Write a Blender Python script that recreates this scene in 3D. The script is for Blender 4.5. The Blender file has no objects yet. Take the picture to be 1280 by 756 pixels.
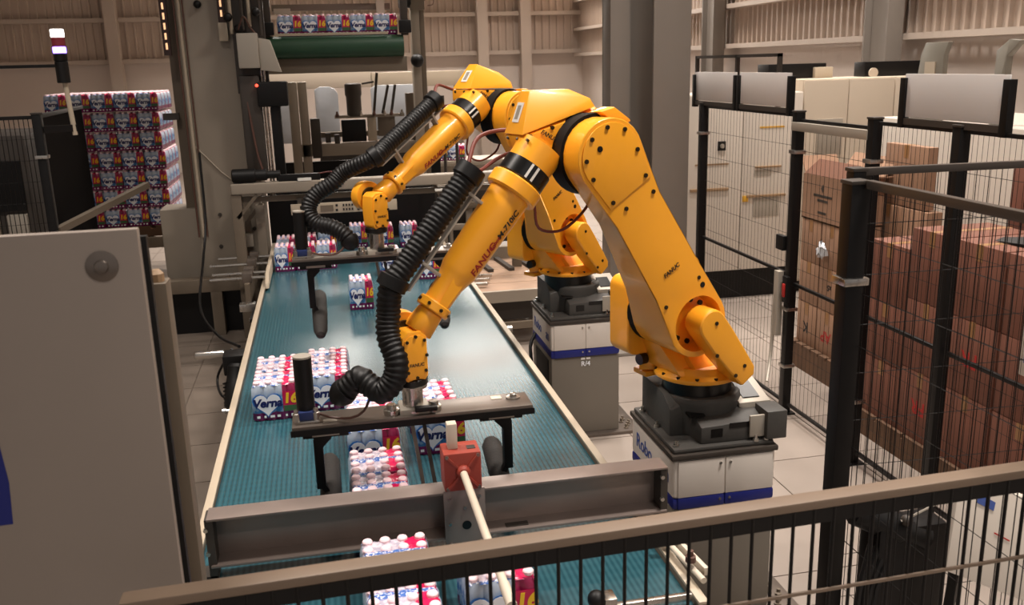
import bpy, bmesh, math, random
from mathutils import Vector, Matrix
random.seed(7)
SC = bpy.context.scene
COL = SC.collection
PI = math.pi
R = math.radians

# ------------------------------------------------------------------ camera
cd = bpy.data.cameras.new('camera')
cam = bpy.data.objects.new('camera', cd)
COL.objects.link(cam)
_r = Vector((0.97931234, -0.20064064, -0.02628056))
_u = Vector((0.0753616, 0.24109904, 0.96757009))
_f = Vector((0.18779766, 0.94953388, -0.25123186))
_m = Matrix((_r, _u, -_f)).transposed().to_4x4()
_m.translation = (0, 0, 2.4)
cam.matrix_world = _m
cd.sensor_width = 36.0
cd.lens = 1150.0 * 36.0 / 1280.0
cd.clip_start = 0.05
cd.clip_end = 200
cd.dof.use_dof = True
cd.dof.focus_distance = 4.2
cd.dof.aperture_fstop = 5.6
SC.camera = cam

# ------------------------------------------------------------------ world, lights, exposure
SC.view_settings.view_transform = 'Standard'
SC.view_settings.look = 'None'
SC.view_settings.gamma = 1.0
SC.view_settings.use_curve_mapping = False
SC.view_settings.exposure = 0.3
w = bpy.data.worlds.new('hall_light')
SC.world = w
w.use_nodes = True
w.node_tree.nodes['Background'].inputs[0].default_value = (1.0, 0.92, 0.87, 1)
w.node_tree.nodes['Background'].inputs[1].default_value = 0.30
LAMPS = [(2.4, -2.2), (2.6, 2.2), (2.6, 6.4), (2.6, 11.0), (5.4, 8.2), (5.2, 14.5), (0.8, 15.5), (-1.8, 4.0), (-0.6, 12.0), (-4.0, 17.5), (0.0, 19.8), (4.6, 19.8)]
LAMP_POWER = 135.0

# ------------------------------------------------------------------ helpers
def lin(c):
    c = c / 255.0
    return c / 12.92 if c <= 0.04045 else ((c + 0.055) / 1.055) ** 2.4

def rgb(c):
    return (lin(c[0]), lin(c[1]), lin(c[2]), 1.0)

MATS = {}
def mat(name, c, rough=0.5, metal=0.0, var=0.0, vs=6.0, bump=0.0, bs=40.0, rand=0.0, coat=0.0, spec=0.5, alpha=1.0, trans=0.0):
    if name in MATS: return MATS[name]
    m = bpy.data.materials.new(name); m.use_nodes = True
    nt = m.node_tree; N = nt.nodes; L = nt.links
    b = N['Principled BSDF']
    b.inputs['Roughness'].default_value = rough
    b.inputs['Metallic'].default_value = metal
    b.inputs['Specular IOR Level'].default_value = spec
    b.inputs['Coat Weight'].default_value = coat
    b.inputs['Alpha'].default_value = alpha
    b.inputs['Transmission Weight'].default_value = trans
    col = rgb(c)
    b.inputs['Base Color'].default_value = col
    tc = N.new('ShaderNodeTexCoord')
    if var > 0:
        no = N.new('ShaderNodeTexNoise'); no.inputs['Scale'].default_value = vs; no.inputs['Detail'].default_value = 4
        L.new(tc.outputs['Object'], no.inputs['Vector'])
        mr = N.new('ShaderNodeMapRange')
        mr.inputs[1].default_value = 0.25; mr.inputs[2].default_value = 0.75
        mr.inputs[3].default_value = 1 - var; mr.inputs[4].default_value = 1 + var
        L.new(no.outputs['Fac'], mr.inputs[0])
        mx = N.new('ShaderNodeMix'); mx.data_type = 'RGBA'; mx.blend_type = 'MULTIPLY'
        mx.inputs[0].default_value = 1.0
        mx.inputs[6].default_value = col
        L.new(mr.outputs[0], mx.inputs[7])
        out = mx.outputs[2]
        if rand > 0:
            out = _rand(nt, out, rand)
        L.new(out, b.inputs['Base Color'])
        mr2 = N.new('ShaderNodeMapRange')
        mr2.inputs[3].default_value = max(0.02, rough - 0.08); mr2.inputs[4].default_value = min(1, rough + 0.08)
        L.new(no.outputs['Fac'], mr2.inputs[0]); L.new(mr2.outputs[0], b.inputs['Roughness'])
    if bump > 0:
        n2 = N.new('ShaderNodeTexNoise'); n2.inputs['Scale'].default_value = bs; n2.inputs['Detail'].default_value = 3
        L.new(tc.outputs['Object'], n2.inputs['Vector'])
        bp = N.new('ShaderNodeBump'); bp.inputs['Strength'].default_value = bump; bp.inputs['Distance'].default_value = 0.01
        L.new(n2.outputs['Fac'], bp.inputs['Height']); L.new(bp.outputs[0], b.inputs['Normal'])
    MATS[name] = m
    return m

def _rand(nt, sock, amt):
    N = nt.nodes; L = nt.links
    oi = N.new('ShaderNodeObjectInfo')
    mr = N.new('ShaderNodeMapRange'); mr.inputs[3].default_value = 1 - amt; mr.inputs[4].default_value = 1 + amt
    L.new(oi.outputs['Random'], mr.inputs[0])
    mx = N.new('ShaderNodeMix'); mx.data_type = 'RGBA'; mx.blend_type = 'MULTIPLY'; mx.inputs[0].default_value = 1.0
    L.new(sock, mx.inputs[6]); L.new(mr.outputs[0], mx.inputs[7])
    return mx.outputs[2]

def emit(name, c, strength):
    m = bpy.data.materials.new(name); m.use_nodes = True
    b = m.node_tree.nodes['Principled BSDF']
    b.inputs['Base Color'].default_value = rgb(c)
    b.inputs['Emission Color'].default_value = rgb(c)
    b.inputs['Emission Strength'].default_value = strength
    MATS[name] = m
    return m

WL = {}   # world location of a root, to turn world coordinates into its local ones
ROT = set()

TINY = {'flange_bolts', 'band_marks', 'base_bolts', 'arm_bolts', 'cup_bolts', 'ear_bolts', 'cover_bolts', 'hood_bolts', 'forearm_bolts', 'slots', 'cooling_fins', 'casting_pocket', 'alignment_mark', 'printed_logo', 'lettering', 'marking', 'count_number', 'maker_lettering', 'small_lettering', 'model_lettering', 'arm_lettering', 'elbow_lettering', 'wrist_lettering', 'print_mark'}

class MB:
    """collects geometry in world (or local) coordinates and links it as one mesh object"""
    def __init__(s, M=None):
        s.v = []; s.f = []; s.M = M
    def add(s, vs, fs):
        o = len(s.v)
        for p in vs:
            p = Vector(p)
            s.v.append(s.M @ p if s.M else p)
        for f in fs: s.f.append([i + o for i in f])
        return s
    def bx(s, x0, x1, y0, y1, z0, z1):
        v = [(x, y, z) for z in (z0, z1) for y in (y0, y1) for x in (x0, x1)]
        return s.add(v, [(0, 2, 3, 1), (4, 5, 7, 6), (0, 1, 5, 4), (2, 6, 7, 3), (0, 4, 6, 2), (1, 3, 7, 5)])
    def box(s, c, d):
        return s.bx(c[0]-d[0]/2, c[0]+d[0]/2, c[1]-d[1]/2, c[1]+d[1]/2, c[2]-d[2]/2, c[2]+d[2]/2)
    def frame(s, d):
        d = Vector(d).normalized()
        a = Vector((0, 0, 1)) if abs(d.z) < 0.9 else Vector((0, 1, 0))
        u = d.cross(a).normalized(); return u, d.cross(u).normalized() * -1
    def cyl(s, p0, p1, r0, r1=None, n=16):
        p0 = Vector(p0); p1 = Vector(p1); r1 = r0 if r1 is None else r1
        u, w_ = s.frame(p1 - p0); v = []; f = []
        for p, r in ((p0, r0), (p1, r1)):
            for i in range(n):
                t = 2*PI*i/n; v.append(p + (u*math.cos(t) + w_*math.sin(t))*r)
        for i in range(n):
            j = (i+1) % n; f.append((i, j, n+j, n+i))
        f.append(tuple(range(n-1, -1, -1))); f.append(tuple(range(n, 2*n)))
        return s.add(v, f)
    def lathe(s, p, d, prof, n=16):
        """prof: list of (distance along d, radius)"""
        p = Vector(p); d = Vector(d).normalized(); u, w_ = s.frame(d); v = []; f = []
        for h, r in prof:
            for i in range(n):
                t = 2*PI*i/n; v.append(p + d*h + (u*math.cos(t) + w_*math.sin(t))*r)
        for k in range(len(prof)-1):
            for i in range(n):
                j = (i+1) % n; f.append((k*n+i, k*n+j, (k+1)*n+j, (k+1)*n+i))
        f.append(tuple(range(n-1, -1, -1))); m = (len(prof)-1)*n; f.append(tuple(range(m, m+n)))
        return s.add(v, f)
    def tube(s, pts, r, n=8):
        pts = [Vector(p) for p in pts]; rs = r if isinstance(r, (list, tuple)) else [r]*len(pts)
        v = []; f = []; u = None
        for i, p in enumerate(pts):
            d = (pts[min(i+1, len(pts)-1)] - pts[max(i-1, 0)]).normalized()
            if u is None: u, _ = s.frame(d)
            u = (u - d*u.dot(d)).normalized(); w_ = d.cross(u)
            for k in range(n):
                t = 2*PI*k/n; v.append(p + (u*math.cos(t) + w_*math.sin(t))*rs[i])
        for i in range(len(pts)-1):
            for k in range(n):
                j = (k+1) % n; f.append((i*n+k, i*n+j, (i+1)*n+j, (i+1)*n+k))
        f.append(tuple(range(n-1, -1, -1))); m = (len(pts)-1)*n; f.append(tuple(range(m, m+n)))
        return s.add(v, f)
    def bar(s, p0, p1, w, h, up=(0, 0, 1)):
        p0 = Vector(p0); p1 = Vector(p1); d = (p1-p0).normalized(); up = Vector(up)
        u = d.cross(up)
        if u.length < 1e-4: u = d.cross(Vector((0, 1, 0)))
        u.normalize(); t = u.cross(d).normalized()
        v = [p + u*a*w/2 + t*b*h/2 for p in (p0, p1) for b in (-1, 1) for a in (-1, 1)]
        return s.add(v, [(0, 2, 3, 1), (4, 5, 7, 6), (0, 1, 5, 4), (2, 6, 7, 3), (0, 4, 6, 2), (1, 3, 7, 5)])
    def prism(s, poly, o, ax, ay, ext):
        o = Vector(o); ax = Vector(ax); ay = Vector(ay); ext = Vector(ext); n = len(poly)
        v = [o + ax*a + ay*b for a, b in poly]; v += [p + ext for p in v]
        f = [tuple(range(n-1, -1, -1)), tuple(range(n, 2*n))]
        for i in range(n):
            j = (i+1) % n; f.append((i, j, n+j, n+i))
        return s.add(v, f)
    def hull(s, pts):
        bm = bmesh.new()
        for p in pts: bm.verts.new(p)
        bmesh.ops.convex_hull(bm, input=bm.verts[:])
        for x in [x for x in bm.verts if not x.link_faces]: bm.verts.remove(x)
        bmesh.ops.dissolve_limit(bm, angle_limit=R(2), verts=bm.verts[:], edges=bm.edges[:])
        bm.verts.ensure_lookup_table(); bm.verts.index_update()
        s.add([x.co.copy() for x in bm.verts], [tuple(x.index for x in f.verts) for f in bm.faces])
        bm.free(); return s
    def sphere(s, c, r, n=12, m=8, sq=(1, 1, 1)):
        prof = []
        v = []; f = []
        for k in range(m+1):
            t = PI*k/m
            for i in range(n):
                a = 2*PI*i/n
                v.append((c[0]+r*sq[0]*math.sin(t)*math.cos(a), c[1]+r*sq[1]*math.sin(t)*math.sin(a), c[2]-r*sq[2]*math.cos(t)))
        for k in range(m):
            for i in range(n):
                j = (i+1) % n; f.append((k*n+i, k*n+j, (k+1)*n+j, (k+1)*n+i))
        return s.add(v, f)
    def mesh(s, me, M):
        return s.add([M @ x.co for x in me.vertices], [tuple(p.vertices) for p in me.polygons])
    def build(s, name, m, parent=None, bevel=0.0, seg=2, smooth=True, local=False, angle=32):
        me = bpy.data.meshes.new(name)
        vs = s.v; off = Vector((0, 0, 0))
        if parent is not None:
            if not local: off = WL[parent.name]
        elif not local:
            xs = [p.x for p in vs]; ys = [p.y for p in vs]; zs = [p.z for p in vs]
            off = Vector(((min(xs)+max(xs))/2, (min(ys)+max(ys))/2, min(zs)))
        me.from_pydata([tuple(p-off) for p in vs], [], s.f)
        bm = bmesh.new(); bm.from_mesh(me)
        bmesh.ops.remove_doubles(bm, verts=bm.verts[:], dist=1e-6)
        bmesh.ops.recalc_face_normals(bm, faces=bm.faces[:])
        if bevel > 0:
            es = [e for e in bm.edges if len(e.link_faces) == 2 and e.calc_face_angle(0) > R(28)]
            bmesh.ops.bevel(bm, geom=es, offset=bevel, offset_type='OFFSET', segments=seg, affect='EDGES', profile=0.6, clamp_overlap=True)
        bm.to_mesh(me); bm.free()
        if smooth:
            me.shade_smooth(); me.set_sharp_from_angle(angle=R(angle))
        me.materials.append(m if not isinstance(m, str) else MATS[m])
        o = bpy.data.objects.new(name, me); COL.objects.link(o)
        if parent is not None:
            o.parent = parent; WL[o.name] = WL[parent.name]
        else:
            o.location = off; WL[o.name] = off.copy()
        if name in TINY: o['kind'] = 'stuff'
        return o

def tag(o, label=None, cat=None, group=None, kind=None):
    if label: o['label'] = label
    if cat: o['category'] = cat
    if group: o['group'] = group
    if kind: o['kind'] = kind
    return o

def thing(name, label, cat, loc=(0, 0, 0), rz=0.0, group=None):
    o = bpy.data.objects.new(name, None); COL.objects.link(o)
    o.empty_display_size = 0.05
    o.location = loc; o.rotation_euler = (0, 0, rz); WL[o.name] = Vector(loc)
    return tag(o, label, cat, group)

def copy_tree(o, parent=None):
    c = o.copy(); COL.objects.link(c); c.parent = parent; WL[c.name] = WL.get(o.name, Vector((0, 0, 0)))
    for ch in KIDS.get(o.name, None) or [x for x in bpy.data.objects if x.parent == o]:
        copy_tree(ch, c)
    return c
KIDS = {}
def remember(o):
    """cache children so that copying stays fast"""
    ks = [x for x in bpy.data.objects if x.parent == o]
    KIDS[o.name] = ks
    for k in ks: remember(k)

def instance(o, loc, rz=0.0, label=None, group=None, scale=None):
    c = copy_tree(o); c.location = loc; c.rotation_euler = (0, 0, rz)
    if scale: c.scale = scale
    if label: c['label'] = label
    if group: c['group'] = group
    return c

_texts = {}
def text(body, size=1.0, shear=0.0, bold=0.0, spacing=1.0):
    k = (body, size, shear, bold, spacing)
    if k in _texts: return _texts[k]
    cu = bpy.data.curves.new('txt', 'FONT'); cu.body = body; cu.size = size; cu.shear = shear; cu.offset = bold
    cu.align_x = 'CENTER'; cu.align_y = 'CENTER'; cu.resolution_u = 3; cu.space_character = spacing
    cu.extrude = 0.0006
    o = bpy.data.objects.new('txt', cu); COL.objects.link(o)
    bpy.context.view_layer.update()
    me = bpy.data.meshes.new_from_object(o.evaluated_get(bpy.context.evaluated_depsgraph_get()))
    bpy.data.objects.remove(o); bpy.data.curves.remove(cu)
    _texts[k] = me
    return me

def basis(o, x, y):
    x = Vector(x).normalized(); y = Vector(y); y = (y - x*y.dot(x)).normalized(); z = x.cross(y)
    m = Matrix((x, y, z)).transposed().to_4x4(); m.translation = Vector(o); return m

def spline(pts, step=0.012):
    P = [Vector(p) for p in pts]; P = [P[0]*2-P[1]] + P + [P[-1]*2-P[-2]]; out = []
    for i in range(1, len(P)-2):
        a, b, c, d = P[i-1], P[i], P[i+1], P[i+2]
        k = max(2, int((c-b).length/step))
        for j in range(k):
            t = j/k
            out.append(0.5*((2*b) + (c-a)*t + (2*a-5*b+4*c-d)*t*t + (3*b-a-3*c+d)*t**3))
    out.append(P[-2]); return out

# ------------------------------------------------------------------ materials
mat('robot_yellow', (253, 172, 40), 0.36, var=0.05, vs=3, coat=0.25)
mat('robot_dark', (9, 8, 8), 0.3)
mat('seal_black', (10, 9, 9), 0.7, spec=0.2)
mat('casting_grey', (66, 64, 61), 0.55, var=0.12, vs=8, bump=0.1, bs=60)
mat('hose_black', (15, 14, 14), 0.5, spec=0.35)
mat('red_hose', (104, 44, 34), 0.5)
mat('bolt_dark', (45, 32, 14), 0.4, metal=0.3)
mat('steel', (190, 186, 180), 0.28, metal=1.0, var=0.08, vs=10)
mat('brushed', (120, 110, 102), 0.34, metal=0.7, var=0.12, vs=5)
mat('stainless', (146, 132, 125), 0.38, metal=0.45, var=0.12, vs=4)
mat('bracket_grey', (168, 160, 148), 0.45, metal=0.3)
mat('machine_grey', (146, 135, 121), 0.5, var=0.1, vs=1.5, bump=0.05, bs=20)
mat('machine_dark', (56, 49, 43), 0.55, var=0.15, vs=3)
mat('machine_brown', (104, 92, 78), 0.55, var=0.12, vs=3)
mat('black_metal', (12, 10, 10), 0.45, spec=0.3)
mat('black_plastic', (10, 9, 9), 0.5, spec=0.35)
mat('foam_grey', (36, 32, 29), 0.75, bump=0.2, bs=120)
mat('white_paint', (214, 206, 197), 0.42, var=0.03, vs=2)
mat('cabinet_white', (204, 194, 182), 0.45, var=0.04, vs=1.2)
mat('cabinet_beige', (190, 176, 158), 0.5, var=0.03, vs=1.2)
mat('blue_band', (18, 30, 112), 0.45)
mat('blue_print', (62, 84, 150), 0.5)
mat('pedestal_grey', (116, 109, 99), 0.55, var=0.05, vs=2)
mat('rail_cream', (176, 162, 142), 0.45, var=0.06, vs=3)
mat('panel_beige', (140, 128, 118), 0.5, var=0.05, vs=2.5)
mat('panel_grey', (206, 201, 198), 0.5, var=0.03, vs=2)
mat('fence_dark', (64, 56, 50), 0.4)
mat('railing_tan', (120, 102, 86), 0.5, var=0.06, vs=4)
mat('red_cast', (150, 58, 44), 0.5, var=0.1, vs=12)
mat('cream_plastic', (204, 192, 174), 0.5)
mat('cardboard', (150, 116, 92), 0.75, var=0.08, vs=5)
mat('cardboard_red', (118, 74, 58), 0.7, var=0.12, vs=4)
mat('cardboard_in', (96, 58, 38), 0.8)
mat('print_red', (168, 34, 30), 0.6)
mat('print_black', (28, 24, 22), 0.6)
mat('tape', (150, 110, 70), 0.35)
mat('pallet_wood', (92, 66, 46), 0.8, var=0.2, vs=8)
mat('deck_wood', (150, 122, 100), 0.6, var=0.18, vs=6)
mat('wall_white', (214, 202, 193), 0.7, var=0.03, vs=0.6)
mat('cladding', (188, 171, 157), 0.5, var=0.05, vs=0.8)
mat('girt', (182, 168, 156), 0.5)
mat('column_grey', (128, 120, 112), 0.55, var=0.08, vs=1.5)
mat('roof', (150, 140, 128), 0.7)
mat('grout', (92, 80, 70), 0.85)
mat('floor_far', (160, 146, 132), 0.5, var=0.08, vs=2)
mat('tile', (142, 131, 122), 0.38, var=0.07, vs=3, rand=0.06)
mat('tile_shaded', (112, 101, 91), 0.5, var=0.14, vs=4, rand=0.08)  # tile colour darkened for the shade left of the belt
mat('green_belt', (34, 70, 48), 0.5, var=0.08, vs=14)
mat('amber_strip', (48, 26, 20), 0.5)
mat('clear_wrap', (198, 202, 208), 0.18, var=0.06, vs=3, bump=0.5, bs=5)
mat('cap_pink', (250, 218, 224), 0.35, rand=0.0)
mat('bottle_clear', (176, 196, 212), 0.12, coat=0.5)
mat('label_white', (238, 240, 246), 0.3)
mat('label_navy', (24, 30, 92), 0.35)
mat('label_blue', (40, 110, 190), 0.3)
mat('label_yellow', (240, 196, 40), 0.3)
mat('label_magenta', (196, 20, 78), 0.3)
mat('label_purple', (110, 18, 84), 0.3)
mat('label_green', (60, 96, 60), 0.35)
mat('sticker', (232, 228, 220), 0.4)
mat('copper_wire', (88, 58, 48), 0.5)
mat('tan_bar', (150, 122, 92), 0.5)
mat('yellow_tag', (210, 160, 50), 0.5)
mat('blue_clip', (30, 44, 90), 0.4)
mat('blueish', (60, 120, 170), 0.4)
mat('greygreen', (122, 117, 106), 0.5)
emit('daylight_pane', (255, 246, 236), 11.0)
emit('lamp_glow', (255, 236, 214), 1.5)
emit('tower_white', (255, 250, 244), 5.0)
emit('tower_blue', (120, 100, 255), 6.0)
emit('tower_red', (110, 30, 40), 0.12)
emit('led_amber', (255, 200, 150), 0.8)
emit('indicator_red', (255, 70, 50), 3.0)

def belt_material():
    m = bpy.data.materials.new('teal_belt'); m.use_nodes = True
    nt = m.node_tree; N = nt.nodes; L = nt.links; b = N['Principled BSDF']
    tc = N.new('ShaderNodeTexCoord')
    br = N.new('ShaderNodeTexWave'); br.wave_type = 'BANDS'; br.bands_direction = 'X'; br.wave_profile = 'SIN'
    br.inputs['Scale'].default_value = 2*PI/.021/20; br.inputs['Distortion'].default_value = 0
    L.new(tc.outputs['Object'], br.inputs['Vector'])
    wy_ = N.new('ShaderNodeTexWave'); wy_.wave_type = 'BANDS'; wy_.bands_direction = 'Y'
    wy_.inputs['Scale'].default_value = 2*PI/.05/20
    L.new(tc.outputs['Object'], wy_.inputs['Vector'])
    av = N.new('ShaderNodeMath'); av.operation = 'MULTIPLY_ADD'; av.inputs[1].default_value = 0.12
    L.new(wy_.outputs['Fac'], av.inputs[0])
    sc_ = N.new('ShaderNodeMath'); sc_.operation = 'MULTIPLY'; sc_.inputs[1].default_value = 0.7
    L.new(br.outputs['Fac'], sc_.inputs[0]); L.new(sc_.outputs[0], av.inputs[2])
    bm = N.new('ShaderNodeMix'); bm.data_type = 'RGBA'
    bm.inputs[6].default_value = rgb((30, 68, 78)); bm.inputs[7].default_value = rgb((50, 92, 102))
    L.new(av.outputs[0], bm.inputs[0])
    no = N.new('ShaderNodeTexNoise'); no.inputs['Scale'].default_value = 2.0
    L.new(tc.outputs['Object'], no.inputs['Vector'])
    mr = N.new('ShaderNodeMapRange'); mr.inputs[3].default_value = 0.85; mr.inputs[4].default_value = 1.15
    L.new(no.outputs['Fac'], mr.inputs[0])
    mx = N.new('ShaderNodeMix'); mx.data_type = 'RGBA'; mx.blend_type = 'MULTIPLY'; mx.inputs[0].default_value = 1
    L.new(bm.outputs[2], mx.inputs[6]); L.new(mr.outputs[0], mx.inputs[7]); L.new(mx.outputs[2], b.inputs['Base Color'])
    b.inputs['Roughness'].default_value = 0.26
    b.inputs['Specular IOR Level'].default_value = 0.8
    MATS['teal_belt'] = m
belt_material()

def film_materials():
    # printed shrink film: side walls
    for nm, top in (('film_side', False), ('film_top', True)):
        m = bpy.data.materials.new(nm); m.use_nodes = True
        nt = m.node_tree; N = nt.nodes; L = nt.links; b = N['Principled BSDF']
        tc = N.new('ShaderNodeTexCoord'); sp = N.new('ShaderNodeSeparateXYZ'); L.new(tc.outputs['Object'], sp.inputs[0])
        no = N.new('ShaderNodeTexNoise'); no.inputs['Scale'].default_value = 38; no.inputs['Detail'].default_value = 2
        L.new(tc.outputs['Object'], no.inputs['Vector'])
        def step(sock, lo, hi):
            r = N.new('ShaderNodeMapRange'); r.inputs[1].default_value = lo; r.inputs[2].default_value = hi
            L.new(sock, r.inputs[0]); return r.outputs[0]
        def mixc(f, a, c):
            x = N.new('ShaderNodeMix'); x.data_type = 'RGBA'; L.new(f, x.inputs[0])
            for s_, k in ((a, 6), (c, 7)):
                if isinstance(s_, tuple): x.inputs[k].default_value = rgb(s_)
                else: L.new(s_, x.inputs[k])
            return x.outputs[2]
        def math_(op, a, c):
            x = N.new('ShaderNodeMath'); x.operation = op
            for s_, k in ((a, 0), (c, 1)):
                if isinstance(s_, (int, float)): x.inputs[k].default_value = s_
                else: L.new(s_, x.inputs[k])
            return x.outputs[0]
        n = step(no.outputs['Fac'], 0.42, 0.6)
        if not top:
            base = mixc(n, (64, 118, 176), (150, 178, 206))
            hi = mixc(step(sp.outputs['Z'], 0.11, 0.16), base, (178, 192, 210))
            redx = math_('MULTIPLY', step(sp.outputs['X'], 0.034, 0.038), step(math_('ABSOLUTE', sp.outputs['Y'], 0), 0.097, 0.10))
            c1 = mixc(redx, hi, (150, 34, 78))
            low = step(sp.outputs['Z'], 0.046, 0.042)
            c2 = mixc(low, c1, (116, 20, 88))
        else:
            base = mixc(n, (178, 172, 190), (224, 208, 218))
            # printed strips running across the pack between the rows of caps
            f = math_('ABSOLUTE', math_('SINE', math_('MULTIPLY', sp.outputs['Y'], 27.1), 0), 0)
            band = step(f, 0.55, 0.42)
            vo = N.new('ShaderNodeTexNoise'); vo.inputs['Scale'].default_value = 120; vo.inputs['Detail'].default_value = 1
            L.new(tc.outputs['Object'], vo.inputs['Vector'])
            let = step(vo.outputs['Fac'], 0.52, 0.56)
            bandc = mixc(let, (74, 112, 186), (222, 226, 240))
            c1 = mixc(band, base, bandc)
            redx = step(sp.outputs['X'], 0.030, 0.036)
            inv = math_('MULTIPLY', redx, step(f, 0.15, 0.3))
            c2 = mixc(inv, c1, (206, 24, 84))
        L.new(c2, b.inputs['Base Color'])
        b.inputs['Roughness'].default_value = 0.22
        b.inputs['Coat Weight'].default_value = 0.4
        bp = N.new('ShaderNodeBump'); bp.inputs['Strength'].default_value = 0.35; bp.inputs['Distance'].default_value = 0.006
        L.new(no.outputs['Fac'], bp.inputs['Height']); L.new(bp.outputs[0], b.inputs['Normal'])
        MATS[nm] = m
film_materials()

# ================================================================== SETTING
def struct(o): return tag(o, kind='structure')

floor = struct(MB().bx(-12, 12, -4, 24.2, -0.1, -0.006).build('floor', 'grout', smooth=False))
WL['floor'] = floor.location.copy()
T = 0.6
tile_mb = MB().bx(-T/2+.004, T/2-.004, -T/2+.004, T/2-.004, -0.006, 0.0)
proto = None
worn = None  # first tile with the left side's shade put into its colour
spots = []
for i in range(-6, 11):
    for j in range(0, 20):
        x = -0.55 + (i+0.5)*T; y = 1.2 + (j+0.5)*T
        if -0.5 < x < 1.0 and 1.5 < y < 12: continue
        if x < -0.5 and (y < 3.2 or y > 12.6 or x < -2.9): continue
        if x > 1.0 and (y < 1.8 or y > 10.4): continue
        if x > 3.4 and (y < 3.4): continue
        spots.append((x, y))
spots.sort(key=lambda p: p[0] < 0)
for x, y in spots[:300]:
    if proto is None:
        proto = tile_mb.build('floor_tile', 'tile', local=True, smooth=False)
        proto.parent = floor; proto.location = (x - floor.location.x, y - floor.location.y, 0.1)
        pm = proto
    else:
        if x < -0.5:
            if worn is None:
                worn = tile_mb.build('floor_tile', 'tile_shaded', local=True, smooth=False); worn.parent = floor; c = worn
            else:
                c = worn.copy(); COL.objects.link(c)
        else:
            c = proto.copy(); COL.objects.link(c)
        c.location = (x - floor.location.x, y - floor.location.y, 0.1)
rest = MB()
sset = set((round(a, 2), round(b_, 2)) for a, b_ in spots[:300])
for i in range(-16, 19):
    for j in range(-5, 38):
        x = -0.55 + (i+0.5)*T; y = 1.2 + (j+0.5)*T
        if (round(x, 2), round(y, 2)) in sset: continue
        rest.bx(x-T/2+.004, x+T/2-.004, y-T/2+.004, y+T/2-.004, -0.006, 0.0)
tag(rest.build('floor_tiles_far', 'tile', floor, smooth=False), kind='stuff')

def corrugated(mb, p0, p1, z0, z1, pitch, depth, nrm):
    p0 = Vector(p0); p1 = Vector(p1); d = (p1-p0); n = int(d.length/pitch); d.normalize(); nrm = Vector(nrm)
    prof = []
    for i in range(n):
        b = i*pitch
        prof += [(b, 0), (b+pitch*.62, 0), (b+pitch*.70, depth), (b+pitch*.92, depth)]
    prof.append((n*pitch, 0))
    v = []; f = []
    for a, h in prof:
        q = p0 + d*a + nrm*h
        v.append((q.x, q.y, z0)); v.append((q.x, q.y, z1))
    for i in range(len(prof)-1): f.append((2*i, 2*i+2, 2*i+3, 2*i+1))
    return mb.add(v, f)

HZ = 7.2
wb = struct(MB().bx(-10, 7.0, 24.0, 24.2, 0, HZ).build('wall_back', 'wall_white', smooth=False))
corrugated(MB(), (-10, 23.93, 0), (6.8, 23.93, 0), 2.7, HZ, 0.19, 0.05, (0, -1, 0)).build('cladding', 'cladding', wb, smooth=False)
for z in (2.68, 3.62, 4.6):
    MB().bx(-10, 6.8, 23.72, 23.9, z-.05, z+.05).build('girt', 'girt', wb)
for x in (-4.6, 4.1, 5.2):
    MB().bx(x-.13, x+.13, 23.5, 23.8, 0, HZ).build('wall_post', 'girt', wb)
for k, (xa, xb) in enumerate(((-.6, .8), (1.5, 3.1), (3.3, 4.9), (5.1, 6.6))):
    wd = struct(MB().bx(xa-.06, xb+.06, 23.70, 23.72, 4.24, 6.86).build('window_%d' % (k+1), 'girt'))
    MB().bx(xa-.06, xb+.06, 23.66, 23.70, 4.24, 4.30).build('window_frame', 'girt', wd); MB().bx(xa-.06, xb+.06, 23.66, 23.70, 6.80, 6.86).build('window_frame', 'girt', wd)
    n_ = 2; pw = (xb-xa)/n_
    for i in range(n_):
        MB().bx(xa+i*pw+.02, xa+(i+1)*pw-.02, 23.67, 23.69, 4.32, 6.78).build('pane', 'daylight_pane', wd)
wr = struct(MB().bx(6.8, 7.0, -4, 24.0, 0, HZ).build('wall_right', 'wall_white', smooth=False))
corrugated(MB(), (6.73, -4, 0), (6.73, 23.9, 0), 2.6, HZ, 0.16, 0.05, (-1, 0, 0)).build('cladding', 'cladding', wr, smooth=False)
for z in (2.58, 3.2, 3.9):
    MB().bx(6.52, 6.7, -4, 23.9, z-.035, z+.035).build('girt', 'girt', wr)
struct(MB().bx(-10.2, -10.0, -4, 24.2, 0, HZ).build('wall_left', 'wall_white', smooth=False))
struct(MB().bx(-10.2, 7.0, -4, 24.2, HZ, HZ+.15).build('ceiling', 'roof', smooth=False))
for k, (x, y) in enumerate(LAMPS):
    t = thing('high_bay_lamp', 'long white high bay lamp hanging from the hall roof', 'lamp', (x, y, HZ-.5), group='high bay lamps under the roof')
    MB().bx(x-.7, x+.7, y-.18, y+.18, HZ-.45, HZ-.38).build('housing', 'white_paint', t)
    MB().bx(x-.66, x+.66, y-.15, y+.15, HZ-.47, HZ-.452).build('diffuser', 'lamp_glow', t)
    for dx in (-.5, .5): MB().cyl((x+dx, y, HZ-.38), (x+dx, y, HZ-.001), .006, n=6).build('suspension_wire', 'steel', t)
    ld = bpy.data.lights.new('lamp_light', 'AREA'); ld.shape = 'RECTANGLE'; ld.size = 1.4; ld.size_y = 0.5
    ld.energy = LAMP_POWER; ld.spread = R(110); ld.color = (1.0, 0.91, 0.83)
    lo = bpy.data.objects.new('lamp_light', ld); COL.objects.link(lo); lo.parent = t; lo.location = (0, 0, 0.0)

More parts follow.
